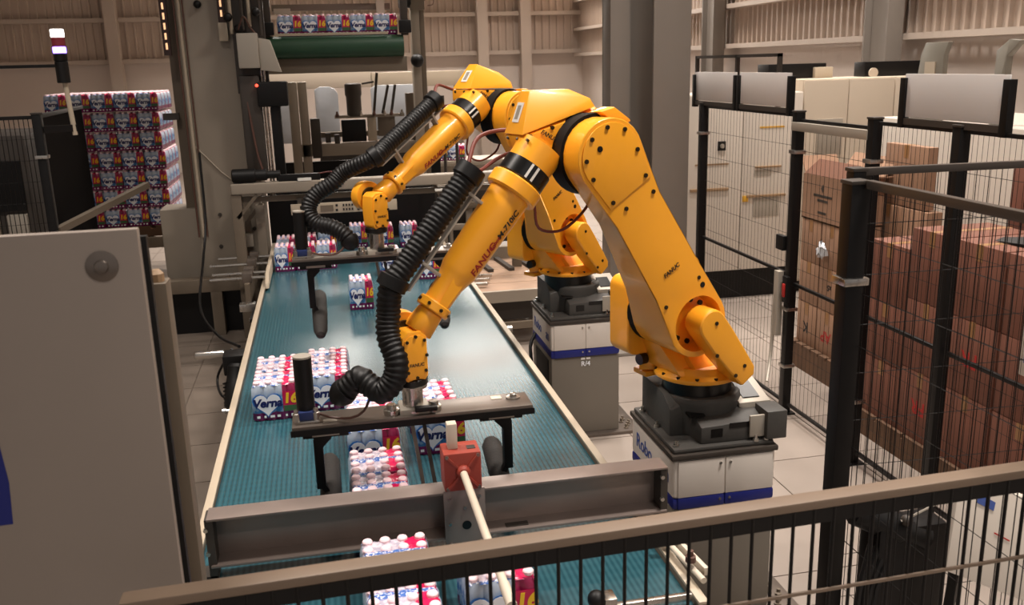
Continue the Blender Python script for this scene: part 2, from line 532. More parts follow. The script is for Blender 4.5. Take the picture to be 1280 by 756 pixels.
def h_column(name, label, x0, x1, y0, y1, h, mt, tf=.03):
    t = thing(name, label, 'column', ((x0+x1)/2, (y0+y1)/2, 0))
    MB().bx(x0, x1, y0, y0+tf, 0, h).build('flange', mt, t, bevel=.004)
    MB().bx(x0, x1, y1-tf, y1, 0, h).build('flange', mt, t, bevel=.004)
    MB().bx((x0+x1)/2-tf/2, (x0+x1)/2+tf/2, y0+tf, y1-tf, 0, h).build('web', mt, t)
    MB().bx(x0-.08, x1+.08, y0-.08, y1+.08, 0, .03).build('base_plate', mt, t, bevel=.004)
    return t
# big steel column beside the far robot: two flanges face sideways, web between them
def side_column():
    t = thing('steel_column', 'wide grey steel building column behind the near robot arm', 'column', (2.62, 7.3, 0))
    MB().bx(2.59, 2.90, 7.10, 7.13, 0, HZ).build('flange', 'column_grey', t, bevel=.004)
    MB().bx(2.30, 2.90, 7.50, 7.53, 0, HZ).build('flange', 'column_grey', t, bevel=.004)
    MB().bx(2.86, 2.90, 7.13, 7.50, 0, HZ).build('web', 'column_grey', t)
    MB().bx(2.30, 2.46, 7.30, 7.50, 0, HZ).build('stiffener', 'column_grey', t, bevel=.006)
    MB().bx(2.46, 2.49, 7.36, 7.50, 0, HZ).build('rib', 'column_grey', t)
    MB().bx(2.22, 2.92, 7.02, 7.6, 0, .03).build('base_plate', 'column_grey', t, bevel=.004)
side_column()
for k, (y, lab) in enumerate(((14.75, 'grey wall column nearest the hall corner, above white cabinet'), (9.95, 'dark grey wall column above beige electrical cabinet'))):
    h_column('wall_column', lab, 6.3, 6.5, y-.24, y+.24, HZ, 'column_grey', .03)

# ================================================================== CONVEYOR
BX0, BX1, BZ = -0.548, 1.072, 0.68
cv = thing('belt_conveyor', 'wide teal modular belt conveyor running beneath both yellow robots', 'conveyor', (0.26, 5.8, 0))
MB().bx(BX0+.002, BX1-.002, 2.45, 9.5, .655, BZ).build('belt', 'teal_belt', cv)
MB().bx(BX0+.03, BX1-.03, 2.5, 9.45, .42, .44).build('return_belt', 'teal_belt', cv)
for x, s in ((BX0, -1), (BX1, 1)):
    xa, xb = sorted((x, x + s*.03))
    MB().bx(xa, xb, 2.45, 9.5, .40, .70).build('side_plate', 'machine_brown', cv, bevel=.003)
    xa, xb = sorted((x - s*.002, x + s*.032))
    MB().bx(xa, xb, 2.45, 9.5, .70, .712).build('edge_rail', 'rail_cream', cv, bevel=.003)
    for y in (2.7, 4.2, 6.1, 8.0, 9.3):
        MB().bx(x-.035, x+.035, y-.035, y+.035, .03, .42).build('leg', 'machine_brown', cv, bevel=.004)
        MB().cyl((x, y, 0), (x, y, .035), .06, n=14).build('foot', 'black_plastic', cv)
for y in (2.7, 4.2, 6.1, 8.0, 9.3):
    MB().bx(BX0+.03, BX1-.03, y-.02, y+.02, .25, .30).build('cross_brace', 'machine_brown', cv)
for y in (2.56, 9.39):
    MB().cyl((BX0+.02, y, .55), (BX1-.02, y, .55), .105, n=20).build('end_roller', 'machine_dark', cv)

# drive motor hanging at the left side of the belt
t = thing('gear_motor', 'black gear motor with bright steel cylinder beside left conveyor edge', 'motor', (-.69, 5.8, .35))
MB().lathe((-.66, 5.62, .36), (0.1, .35, 1), [(0, .05), (.02, .068), (.16, .07), (.18, .06), (.27, .058), (.29, .04)], 18).build('motor_body', 'black_plastic', t)
mb = MB()
for k in range(6): mb.cyl((-.655, 5.645+.009*k, .40+.022*k), (-.655, 5.648+.009*k, .408+.022*k), .074, n=18)
mb.build('cooling_fins', 'black_metal', t)
MB().bx(-.72, -.57, 5.72, 5.88, .55, .68).build('gearbox', 'black_metal', t, bevel=.015)
MB().lathe((-.72, 6.0, .62), (-1, 0, 0), [(0, .016), (.02, .016), (.021, .027), (.19, .027), (.2, .022)], 16).build('cylinder', 'steel', t)
MB().tube(spline([(-.68, 5.95, .66), (-.80, 6.05, .45), (-.76, 5.85, .38), (-.67, 5.75, .40)], .03), .008, 6).build('cable', 'black_plastic', t)
t2 = thing('sensor_block', 'small bright steel sensor block above the gear motor', 'sensor', (-.62, 7.1, .66))
MB().bx(-.72, -.60, 7.05, 7.13, .62, .68).build('body', 'steel', t2, bevel=.006)
MB().cyl((-.62, 6.85, .6), (-.62, 6.85, .62), .02, n=10).build('bolt', 'steel', t2)
MB().bx(-.63, -.58, 6.8, 7.12, .60, .625).build('bracket', 'black_metal', t2)
o = MB().tube(spline([(-1.10, 8.75, 1.7), (-1.10, 8.66, 1.1), (-1.12, 8.4, .8), (-1.08, 7.6, .55), (-.88, 6.9, .5), (-.66, 6.2, .60)], .06), .011, 6).build('power_cable', 'black_plastic')
tag(o, 'black cable hanging from grey machine column to the gear motor', 'cable')
o = MB().lathe((-.60, 4.95, .60), (-1, 0, 0), [(0, .012), (.03, .012), (.031, .018), (.05, .018)], 10).build('rail_bolt', 'steel')
tag(o, 'small steel bolt on the outer left conveyor side', 'bolt')
o = MB().lathe((1.105, 6.0, .62), (1, 0, 0), [(0, .02), (.02, .02), (.021, .03), (.075, .03)], 12).build('end_knob', 'steel')
tag(o, 'small steel stub on the right conveyor side by the far pedestal', 'knob')

# side guide with rods, far left of the belt
t = thing('guide_rail_bracket', 'silver rod guide bracket clamped to the left conveyor edge', 'bracket', (-.7, 8.0, .7))
for k, (y, z, x0) in enumerate(((8.62, .74, -1.02), (8.30, .74, -1.06), (7.92, .74, -1.0), (7.72, .74, -1.0))):
    MB().cyl((x0, y, z), (-.54, y, z), .014, n=10).build('rod', 'steel', t)
    MB().bx(-.74, -.66, y-.05, y+.05, z-.035, z+.05).build('clamp', 'brushed', t, bevel=.008)
MB().bx(-.72, -.68, 7.62, 8.75, .55, .71).build('mounting_plate', 'machine_brown', t)
MB().prism([(7.45, .70), (8.9, .70), (8.9, .80), (7.62, .80), (7.47, .74)], (-.545, 0, 0), (0, 1, 0), (0, 0, 1), (.03, 0, 0)).build('guide_rail', 'rail_cream', t, bevel=.004)

# ================================================================== PACKS
PW, PH = .232, .215
def pack_proto(full):
    root = thing('bottle_pack', 'shrink wrapped pack', 'bottle pack')
    h = PW/2; n = 4; p = PW/n
    ring = []
    for side in range(4):
        for k in range(n):
            for j in range(5):
                a = -h + (k + j/5)*p
                dep = .012*(1 - math.sin(PI*j/5)) if not (k == 0 and j == 0) else .012
                q = (a, -h + dep)
                for _ in range(side): q = (-q[1], q[0])
                ring.append(q)
    m = len(ring); v = []; f = []
    for z, s in ((0, .95), (.012, 1), (.135, 1), (.170, .98), (.187, .92)):
        for x, y in ring: v.append((x*s, y*s, z))
    for k in range(4):
        for i in range(m):
            j = (i+1) % m; f.append((k*m+i, k*m+j, (k+1)*m+j, (k+1)*m+i))
    f.append(tuple(range(m-1, -1, -1)))
    MB().add(v, f).build('film', 'film_side', root, local=True, angle=60)
    # film drawn over the bottle shoulders
    g = 21; v = []; f = []
    cs = [(-h + (a+.5)*p, -h + (b+.5)*p) for a in range(n) for b in range(n)]
    for i in range(g):
        for j in range(g):
            x = -h*.92 + 2*h*.92*i/(g-1); y = -h*.92 + 2*h*.92*j/(g-1)
            d2 = min((x-a)**2 + (y-b)**2 for a, b in cs)
            z = (.198 if abs(y) < .017 else .190 + .006*math.exp(-d2/.0003)) + random.uniform(-.003, .003)
            if i in (0, g-1) or j in (0, g-1): z = .182
            v.append((x, y, z))
    for i in range(g-1):
        for j in range(g-1): f.append((i*g+j, (i+1)*g+j, (i+1)*g+j+1, i*g+j+1))
    MB().add(v, f).build('film_top', 'film_top', root, local=True, angle=50)
    capp = [(0, .015), (.003, .0175), (.012, .0175), (.016, .0140)]
    if full:
        neck = MB().lathe((0, 0, .145), (0, 0, 1), [(0, .027), (.02, .023), (.035, .0135), (.047, .0125)], 10).build('bottle', 'bottle_clear', root, local=True)
        cap = MB().lathe((0, 0, .187), (0, 0, 1), capp, 10).build('cap', 'cap_pink', neck, local=True)
        first = True
        for a, b in cs:
            if first:
                neck.location = (a, b, 0); first = False
            else:
                c = neck.copy(); COL.objects.link(c); c.location = (a, b, 0)
                d = cap.copy(); COL.objects.link(d); d.parent = c
    else:
        mb = MB(); m2 = MB()
        for a, b in cs:
            mb.lathe((a, b, .16), (0, 0, 1), [(0, .02), (.015, .0135), (.032, .0125)], 8)
            m2.lathe((a, b, .187), (0, 0, 1), capp, 8)
        tag(mb.build('bottle_necks', 'bottle_clear', root, local=True), kind='stuff')
        tag(m2.build('caps', 'cap_pink', root, local=True), kind='stuff')
    # print on the front (-y) and the back
    for sgn in (1, -1):
        X = Vector((sgn, 0, 0)); Yn = -sgn*(h+.0005)
        def onface(poly, dep, nm, mt):
            mb = MB().prism(poly, (0, Yn - sgn*dep, 0), X, (0, 0, 1), (0, -sgn*.0008, 0))
            return mb.build(nm, mt, root, local=True)
        def pts(fn, k=28): return [fn(2*PI*i/k) for i in range(k)]
        heart = pts(lambda a: (-.040 + .0041*16*math.sin(a)**3/1.0, .092 + .0040*(13*math.cos(a) - 5*math.cos(2*a) - 2*math.cos(3*a) - math.cos(4*a))))
        big = [((x+.040)*1.13-.040, (z-.092)*1.12+.092) for x, z in heart]
        onface(big, 0, 'label_swirl', 'label_blue')
        onface(heart, .001, 'label_heart', 'label_white')
        onface([(.038, .050), (.110, .050), (.110, .150), (.038, .150)], 0, 'count_panel', 'label_magenta')
        onface([(.040, .046), (.110, .046), (.110, .076), (.040, .076)], .0007, 'flavour_panel', 'label_green')
        M1 = basis((-.041*sgn, Yn - sgn*.0026, .095), X, (0, 0, 1))
        MB().mesh(text('Verna', .060, .2, .0026), M1).build('lettering', 'label_navy', root, local=True, smooth=False)
        M2 = basis((.074*sgn, Yn - sgn*.0022, .112), X, (0, 0, 1))
        MB().mesh(text('16', .072, .12, .003), M2).build('count_number', 'label_yellow', root, local=True, smooth=False)
        mb = MB()
        for xx, ww in ((-.088, .016), (-.055, .01), (-.02, .022), (.012, .016), (.05, .01), (.082, .018)):
            mb.prism([(xx-ww/2, .018), (xx+ww/2, .018), (xx+ww/2, .030), (xx-ww/2, .030)], (0, Yn - sgn*.0006, 0), X, (0, 0, 1), (0, -sgn*.0008, 0))
        mb.build('band_marks', 'label_white', root, local=True)
    remember(root)
    return root
packF = pack_proto(True)
packS = pack_proto(False)
_used = {'F': False, 'S': False}
def pack(kind, x, y, z, label, group=None, rz=0.0, scale=None):
    """x centre, y front face"""
    P = packF if kind == 'F' else packS
    sc = scale or (1, 1, 1)
    loc = (x, y + PW/2*sc[1], z)
    if not _used[kind]:
        _used[kind] = True; o = P
        o.location = loc; o.rotation_euler = (0, 0, rz); o.scale = sc
        o['label'] = label
        if group: o['group'] = group
    else:
        o = instance(P, loc, rz, label, group, scale)
    return o
NP = [
    (-.335, 4.53, 0, 'pack with Verna heart label at left belt edge, front of left pair'),
    (-.335, 4.775, .01, 'pack directly behind the left front pack by belt edge, only caps showing'),
    (-.070, 4.60, 0, 'pack with Verna and 16 on its front, right beside the leftmost pair'),
    (-.066, 4.845, -.01, 'pack behind the second Verna pack, left of the black corrugated hose'),
    (.425, 3.90, 0, 'pack with Verna label below gripper bar, just behind the red gearbox'),
    (.420, 4.14, .01, 'pack under the gripper bar behind the red gearbox pack, tops only'),
    (.120, 3.80, 0, 'pack with Verna 16 face partly hidden under the gripper bar left half'),
    (.118, 4.04, 0, 'pack behind the hidden Verna 16 pack under the gripper bar'),
    (.115, 3.355, .01, 'pack between the foam pads, seen from above, farther of two'),
    (.112, 3.115, -.01, 'pack between the foam pads, nearest the steel cross beam'),
    (.130, 2.60, 0, 'pack in front of the cross beam, left of the cream rod'),
    (.130, 2.355, .02, 'nearest left pack on belt behind the foreground railing bars'),
    (.435, 2.47, 0, 'nearest right pack crossed by the cream rod above the railing'),
]
for x, y, a, lab in NP: pack('F', x, y, BZ, lab, 'packs on the teal belt', a)
BS = (.76, .76, 1.15)
FP = [
    (.19, 6.62, 'narrow pack standing alone mid belt below the far robot gripper'),
    (-.405, 8.15, 'narrow pack at far left belt corner, front of the far row'),
    (-.225, 8.15, 'narrow pack second from the left in the far row'),
    (-.045, 8.15, 'narrow pack third from the left in the far row'),
    (-.405, 8.55, 'narrow pack behind the far left corner pack'),
    (-.215, 8.60, 'narrow pack behind far row, left of the far gripper mount'),
    (-.03, 8.85, 'narrow pack behind far row under the black hose bend'),
    (.27, 9.05, 'narrow pack at the infeed left of the far robot wrist'),
    (.52, 8.95, 'narrow pack at the infeed just right of the far robot wrist'),
    (.76, 8.95, 'narrow pack with Verna heart at the infeed rollers'),
    (.48, 7.70, 'narrow pack right of far gripper mount, behind the corrugated hose'),
    (.79, 7.46, 'narrow pack with Verna label between corrugated hose and forearm'),
]
for x, y, lab in FP: pack('F', x, y, BZ, lab, 'narrow packs on the far belt', random.uniform(-.03, .03), BS)

# ================================================================== ROBOT PEDESTALS
def pedestal(y0, label, number):
    x0, x1, y1, h = 1.335, 1.79, y0+.53, .80
    t = thing('robot_pedestal', label, 'pedestal', ((x0+x1)/2, (y0+y1)/2, 0), group='robot pedestals')
    MB().bx(x0-.04, x1+.14, y0-.05, y1+.05, 0, .022).build('floor_plate', 'brushed', t, bevel=.003)
    MB().bx(x0, x1, y0, y1, .022, .55).build('lower_body', 'pedestal_grey', t, bevel=.006)
    MB().bx(x0-.003, x1+.003, y0-.003, y1+.003, .55, .60).build('blue_stripe', 'blue_band', t, bevel=.012)
    body = MB().bx(x0-.002, x1+.002, y0-.002, y1+.002, .60, .775).build('cabinet_body', 'white_paint', t, bevel=.014, seg=3)
    MB().bx(x0-.012, x1+.012, y0-.012, y1+.012, .775, .80).build('top_plate', 'machine_dark', t, bevel=.008)
    xm = (x0+x1)/2 + .0
    for a, b in ((x0+.018, xm-.003), (xm+.003, x1-.012)):
        d = MB().bx(a, b, y0-.008, y0, .605, .77).build('door', 'white_paint', t, bevel=.003)
        d2 = MB().bx(a, b, y0-.009, y0, .553, .602).build('stripe_panel', 'blue_band', t, bevel=.002)
        s = -1 if a < xm-.1 else 1
        MB().cyl((xm+s*.022, y0-.006, .748), (xm+s*.022, y0-.014, .748), .006, n=10).build('lock', 'steel', d)
        MB().cyl((xm+s*.022, y0-.007, .585), (xm+s*.022, y0-.014, .585), .006, n=10).build('lock', 'steel', d2)
    for dx in (-.018, .018): MB().bx(xm+dx-.013, xm+dx+.013, y0-.004, y0, .530, .542).build('warning_sticker', 'sticker', t)
    # company lettering on the conveyor side
    M = basis((x0-.004, y0+.36, .685), (0, -1, 0), (0, 0, 1))
    MB().mesh(text('Robo', .095, 0, .0008), M).build('lettering', 'blue_print', t, smooth=False)
    M = basis((x0-.004, y0+.09, .685), (0, -1, 0), (0, 0, 1))
    MB().mesh(text('an', .095, 0, .0008), M).build('lettering', 'blue_print', t, smooth=False)
    if number:
        M = basis((xm+.0, y0-.003, .50), (1, 0, 0), (0, 0, 1))
        MB().mesh(text(number, .045, 0, .0008), M).build('marking', 'label_white', t, smooth=False)
    for k in range(5):
        MB().lathe((x1+.05+.02*(k % 3), y0+.0+.035*k, .022), (0, 0, 1), [(0, .016), (.008, .016), (.009, .009), (.03, .009)], 8).build('anchor_bolt', 'machine_brown', t)
    if number:
        MB().tube(spline([(x0+.0, y0+.45, .60), (x0-.05, y0+.40, .52), (x0-.045, y0+.32, .36), (x0-.0, y0+.25, .30)], .03), .012, 8).build('cable_loop', 'black_plastic', t)
        MB().bx(x0-.006, x0, y0+.08, y0+.42, .18, .52).build('side_vent', 'black_metal', t)
    MB().tube([(x1+.012, y0+.12, .79), (x1+.016, y0+.10, .68), (x1+.01, y0+.12, .60)], .004, 6).build('thin_cable', 'black_plastic', t)
    return t
pedestal(3.355, 'white and grey pedestal with blue stripe under the near robot', None)
pedestal(5.49, 'white and grey pedestal with blue stripe under the far robot', 'R/4')

# ================================================================== ROBOTS
def bolts(mb, P, pts, dirv, r=.009, h=.006):
    for q in pts: mb.cyl(P(*q), P(*q) + Vector(dirv)*h, r, n=8)

def robot(label, loc, yaw, q2, q3, s, tail, base_c):
    root = thing('palletizing_robot', label, 'robot', loc, yaw)
    S = Matrix.Scale(s, 4)
    def nb(): return MB(S)
    A = Vector((0, 1, 0)); Zv = Vector((0, 0, 1)); Xv = Vector((1, 0, 0))
    J2 = Vector((.15, 0, .565))
    D = Vector((math.sin(q2), 0, math.cos(q2))); Q = Vector((math.cos(q2), 0, -math.sin(q2)))
    J3 = J2 + D*.87
    U = Vector((math.cos(q3), 0, -math.sin(q3))); Nn = Vector((math.sin(q3), 0, math.cos(q3)))
    def el(u, n, a=0.0): return J3 + U*u + Nn*n + A*a
    def ar(p, q, a=0.0): return J2 + D*p + Q*q + A*a
    E = el(0, .17); W = E + U*1.016
    Rm = Matrix.Rotation(-yaw, 4, 'Z')
    bo = Vector((base_c[0]-loc[0], base_c[1]-loc[1], 0))/s
    BM = S @ Rm @ Matrix.Translation(bo)
    def wb_(): return MB(BM)
    bd = lambda mb, n, m, p=root, b=.0, sg=2: mb.build(n, m, p, local=True, bevel=b*s, seg=sg)
    # ---- base casting (squared up with the pedestal)
    base = wb_()
    base.bx(-.235, .235, -.27, .27, 0, .022)
    base.hull([(x, y, z) for x in (-.20, .10) for y in (-.02, .25) for z in (.02, .20)] + [(-.2, -.12, .02), (-.2, -.12, .15), (.1, -.10, .02)])
    base.hull([(-.10, -.245, .02), (.20, -.245, .02), (-.10, -.245, .10), (.20, -.245, .115), (-.12, -.05, .02), (.22, -.05, .02), (-.10, -.12, .135), (.20, -.10, .15), (-.1, -.05, .135), (.2, -.05, .15)])
    base.hull([(.05, -.05, .02), (.22, -.05, .02), (.22, .24, .02), (.05, .24, .02), (.05, -.05, .17), (.2, -.05, .14), (.2, .2, .14), (.05, .22, .17)])
    base.lathe((0, 0, .02), (0, 0, 1), [(0, .178), (.16, .178), (.178, .168)], 32)
    bc = bd(base, 'base_casting', 'casting_grey', b=.012)
    pk = wb_()
    pk.bx(-.055, .0, -.2465, -.2455, .05, .09); pk.bx(.03, .13, -.2465, -.2455, .085, .11)
    pk.bx(-.13, -.06, -.19, -.13, .128, .137)
    bd(pk, 'casting_pocket', 'robot_dark', bc)
    bb = wb_()
    for x, y in ((-.21, -.235), (.2, -.255), (-.215, .0), (-.215, .2), (.15, -.26)):
        bb.lathe((x, y, .02), (0, 0, 1), [(0, .014), (.012, .014), (.013, .008), (.03, .008)], 8)
    bd(bb, 'base_bolts', 'steel', bc)
    cb = wb_().bx(.19, .285, -.285, -.16, .03, .16)
    cbx = bd(cb, 'connector_box', 'casting_grey', b=.006)
    bd(wb_().bx(.12, .19, -.262, -.25, .04, .14), 'connector_plate', 'bracket_grey', b=.003)
    bd(wb_().hull([(.12, -.15, .14), (.27, -.15, .14), (.12, .06, .20), (.27, .06, .20), (.12, -.15, .16), (.27, -.15, .16), (.12, .06, .22), (.27, .06, .22), (.30, -.16, .06), (.30, .04, .10)]), 'cable_panel', 'bracket_grey', b=.004)
    bd(wb_().hull([(.15, -.12, .16), (.23, -.12, .16), (.15, .0, .195), (.23, .0, .195), (.15, -.12, .174), (.23, -.12, .174), (.15, .0, .209), (.23, .0, .209)]), 'cable_slot', 'robot_dark')
    bd(wb_().lathe((.17, .10, .17), (0, 0, 1), [(0, .02), (.02, .02), (.022, .012), (.06, .012)], 10), 'plug', 'robot_dark')
    bd(wb_().sphere((.27, .03, .17), .022), 'cable_gland', 'cream_plastic')
    # ---- turret
    bd(nb().cyl((0, 0, .16), (0, 0, .268), .158, n=36), 'rotary_ring', 'robot_dark')
    tu = nb()
    tu.lathe((0, 0, .262), (0, 0, 1), [(0, .185), (.006, .20), (.024, .20), (.03, .19), (.045, .175), (.07, .165)], 36)
    tu.hull([(-.15, -.11, .30), (.17, -.15, .30), (.17, .10, .30), (-.13, .11, .30), (.05, -.16, .52), (.25, -.16, .52), (.25, -.06, .52), (.05, -.06, .52), (-.12, -.08, .36), (-.12, .08, .36)])
    tu.hull([(-.13, .03, .30), (.12, .03, .30), (-.13, .15, .30), (.10, .15, .30), (-.02, .06, .40), (.12, .06, .40)])
    turret = bd(tu, 'turret', 'robot_yellow', b=.008)
    bl = nb()
    for k in range(14):
        c_ = Vector((.188*math.cos(2*PI*k/14), .188*math.sin(2*PI*k/14), .284)); bl.cyl(c_, c_ + Zv*.012, .009, n=8)
    bd(bl, 'flange_bolts', 'bolt_dark', turret)
    lug = nb()
    lug.hull([(.12, -.20, .27), (.12, -.10, .27), (.22, -.15, .27), (.12, -.20, .36), (.12, -.10, .36), (.21, -.15, .35)])
    lug.hull([(.10, -.25, .24), (.20, -.22, .24), (.10, -.12, .24), (.2, -.12, .24), (.10, -.25, .265), (.20, -.22, .265), (.10, -.12, .265), (.2, -.12, .265)])
    bd(lug, 'turret_lug', 'robot_yellow', turret, b=.006)
    bd(nb().cyl((.195, -.135, .33), (.232, -.13, .33), .026, n=14), 'lug_port', 'robot_dark', turret)
    # J2 motor housing on the far side
    pr_ = []
    for a, b_, c0 in ((.10, .10, 0), (-.10, .10, 90), (-.10, -.16, 180), (.10, -.16, 270)):
        for k in range(5):
            t_ = R(c0 + 22.5*k); pr_.append((a + .05*math.cos(t_), b_ + .05*math.sin(t_)))
    mh = nb().prism(pr_, J2 - A*.275, Xv, Zv, A*.15)
    bd(mh, 'joint_motor_housing', 'robot_yellow', b=.014, sg=3)
    bd(nb().cyl(J2 - A*.13, J2 - A*.085, .15, n=32), 'joint_seal', 'seal_black')
    # ---- upper arm
    def disc(P, p, q, r, a0, a1, k=28):
        return [P(p + r*math.cos(2*PI*i/k), q + r*math.sin(2*PI*i/k), a) for i in range(k) for a in (a0, a1)]
    def sect(p, q0, q1, a0, a1): return [ar(p, q, a) for q in (q0, q1) for a in (a0, a1)]
    ua = nb()
    ua.hull(disc(ar, .87, 0, .150, .09, .205) + sect(.62, -.118, .125, .075, .205))
    ua.hull(sect(.62, -.118, .125, .075, .205) + sect(.24, -.135, .125, -.02, .195))
    ua.hull(sect(.24, -.135, .125, -.02, .195) + disc(ar, 0, 0, .150, -.088, .185))
    arm = bd(ua, 'upper_arm', 'robot_yellow', b=.012, sg=3)
    cutter = bd(nb().lathe(J2 + A*.115, A, [(0, .112), (.02, .122), (.12, .126)], 32), 'cutter', 'robot_yellow', None)
    bm_ = arm.modifiers.new('recess', 'BOOLEAN'); bm_.operation = 'DIFFERENCE'; bm_.object = cutter; bm_.solver = 'EXACT'; bm_.use_self = True
    bpy.context.view_layer.update()
    cutter.parent = root
    bpy.context.view_layer.update()
    me_ = bpy.data.meshes.new_from_object(arm.evaluated_get(bpy.context.evaluated_depsgraph_get()))
    arm.modifiers.clear(); arm.data = me_
    me_.shade_smooth(); me_.set_sharp_from_angle(angle=R(32))
    bpy.data.objects.remove(cutter)
    cov = nb().hull(disc(ar, .87, 0, .134, .205, .211) + sect(.70, -.112, .112, .205, .211))
    cv_ = bd(cov, 'arm_cover', 'robot_yellow', arm, b=.003)
    bl = nb()
    bolts(bl, ar, [(.87 + .118*math.cos(R(t_)), .118*math.sin(R(t_)), .211) for t_ in (20, 62, 100, 250, 300, 340)] + [(.72, -.09, .211), (.72, .09, .211), (.66, .05, .205), (.64, -.09, .205), (.18, .10, .193), (.18, -.1, .19)], A)
    bd(bl, 'arm_bolts', 'bolt_dark', arm)
    bd(nb().lathe(ar(.93, .03, .21), A, [(0, .012), (.004, .012)], 10), 'grease_port', 'robot_dark', arm)
    M = S @ basis(ar(.34, .02, .2035), -Q*math.cos(.35) + D*math.sin(.35), D)
    M = S @ basis(ar(.30, .0, .2005), -Q, D)
    bd(MB().mesh(text('FANUC', .026, .15, .0006), M), 'arm_lettering', 'print_black', arm)
    # lower cup and its bolts
    bl = nb(); bolts(bl, ar, [(.093*math.cos(R(t_)), .093*math.sin(R(t_)), .112) for t_ in range(0, 360, 36)], A, .012, .012)
    bd(bl, 'cup_bolts', 'robot_dark', arm)
    ear = nb().hull(sect(.20, -.13, -.19, -.02, .10) + sect(-.02, -.14, -.17, -.02, .12))
    bd(ear, 'arm_ear', 'robot_yellow', arm, b=.008)
    bl = nb(); bolts(bl, ar, [(.14, -.10, .186), (.10, -.12, .181), (.115, -.09, .182)], A, .013, .008)
    bd(bl, 'ear_bolts', 'robot_dark', arm)
    # link cover running from the joint down to the rear
    dv = Vector((-.60, 0, -.80)); pv = Vector((-.80, 0, .60))
    poly = [(.068*math.cos(R(t_)), .068*math.sin(R(t_))) for t_ in range(90, 271, 18)]
    poly += [(.10, -.068), (.30, -.050), (.345, -.045), (.35, .035), (.32, .058), (.24, .062), (.10, .068)]
    lc = nb().prism(poly, J2 + A*.16 + Vector((-.01, 0, .01)), dv, pv, A*.115)
    lk = bd(lc, 'link_cover', 'robot_yellow', b=.014, sg=3)
    bl = nb(); O = J2 + A*.275
    for a, b_ in ((.0, .03), (.27, .03), (.27, -.03), (.12, -.05)): bl.cyl(O + dv*a + pv*b_, O + dv*a + pv*b_ + A*.004, .009, n=8)
    bd(bl, 'cover_bolts', 'bolt_dark', lk)
    # ---- elbow housing
    bd(nb().cyl(el(0, 0, .0), el(0, 0, .092), .163, n=36), 'elbow_seal', 'seal_black')
    body = [(.118, .275), (.150, .225), (.150, .075), (.06, -.115), (-.07, -.130), (-.165, -.055), (-.182, .07)]
    eb = nb().hull([el(u, n, a) for u, n in body for a in (-.135, -.01)] + [el(u*.86, n*.9 + .01, .025) for u, n in body] + [el(u*.9, n*.9 + .01, -.16) for u, n in body])
    eb.hull([el(.09, -.02, .07), el(.09, -.10, .07), el(.03, -.125, .07), el(.02, -.02, .07), el(.09, -.02, .0), el(.09, -.10, .0), el(.03, -.125, 0), el(.02, -.02, 0), el(.13, -.03, .0), el(.13, -.03, .06)])
    eb.hull([el(-.13, .10, .02), el(-.19, .06, .02), el(-.20, -.04, .02), el(-.13, -.04, .02), el(-.13, .11, .13), el(-.185, .07, .13), el(-.195, -.03, .13), el(-.14, .0, .13)])
    elb = bd(eb, 'elbow_housing', 'robot_yellow', b=.010, sg=2)
    hump = nb().hull([el(.118, .278, a) for a in (-.135, .022)] + [el(-.170, .085, a) for a in (-.135, .022)] + [el(-.050, .335, a) for a in (-.105, -.035)] + [el(-.165, .200, a) for a in (-.105, -.03)] + [el(-.185, .12, a) for a in (-.13, .01)])
    hp = bd(hump, 'motor_hood', 'robot_yellow', elb, b=.006, sg=2)
    bl = nb()
    for k in range(4):
        u = .10 - .085*k; n = .262 - .058*k
        p0 = el(u, n - .012, .018); bl.cyl(p0, p0 + A*.012, .008, n=8)
    for k in range(3):
        p0 = el(.122, .262, -.11 + .08*k); bl.cyl(p0, p0 + U*.008, .008, n=8)
    bd(bl, 'hood_bolts', 'bolt_dark', elb)
    st = (el(.118, .278, -.05) + el(-.05, .335, -.07))/2
    fx = A; fy = (el(-.05, .335, 0) - el(.118, .278, 0)).normalized(); fz = fx.cross(fy)
    if fz.dot(Nn) < 0: fz = -fz
    stk = nb()
    c0 = st + fz*.0012
    stk.prism([(-.03, -.04), (.02, -.04), (.02, .04), (-.03, .04)], c0, fx, fy, fz*.002)
    sto = bd(stk, 'warning_label', 'sticker', elb)
    bd(nb().prism([(-.018, -.028), (.008, -.028), (.008, .028), (-.018, .028)], c0 + fz*.0022, fx, fy, fz*.0006), 'label_print', 'bracket_grey', elb)
    M = S @ basis(el(.02, .145, .072), Vector((-.3, 0, -.9)), Vector((.9, 0, -.3)).cross(A))
    M = S @ basis(el(.05, .185, .030), -Xv*.86 - Zv*.5, Zv*.86 - Xv*.5)
    bd(MB().mesh(text('FANUC', .024, .15, .0006), M), 'elbow_lettering', 'print_black', elb)
    bd(nb().cyl(E + U*.10, E + U*.195, .098, .092, n=28), 'forearm_neck', 'robot_yellow', elb)
    bd(nb().lathe(E, U, [(.19, .098), (.255, .098), (.27, .085)], 32), 'roll_seal', 'robot_dark')
    sl = nb()
    for aa in (4, 20):
        c_ = E + U*.222 + (A*math.cos(R(aa)) + Nn*math.sin(R(aa)))*.0982
        sl.bar(c_ - U*.03, c_ + U*.03, .010, .0016, up=(A*math.cos(R(aa)) + Nn*math.sin(R(aa))))
    bd(sl, 'alignment_mark', 'sticker')
    # ---- forearm
    fa = nb()
    fa.lathe(E, U, [(.262, .080), (.263, .102), (.269, .108), (.318, .108), (.325, .100), (.326, .086), (.36, .084), (.68, .074), (.70, .068), (.745, .056), (.80, .054), (.83, .054), (.831, .064), (.836, .068), (.866, .068), (.871, .064), (.872, .05)], 36)
    fa.hull([E + U*.66 + A*.055 + Nn*.03, E + U*.66 + A*.055 - Nn*.03, E + U*.83 + A*.06 + Nn*.02, E + U*.83 + A*.06 - Nn*.02, E + U*.66 + A*.02 - Nn*.04, E + U*.83 - Nn*.055])
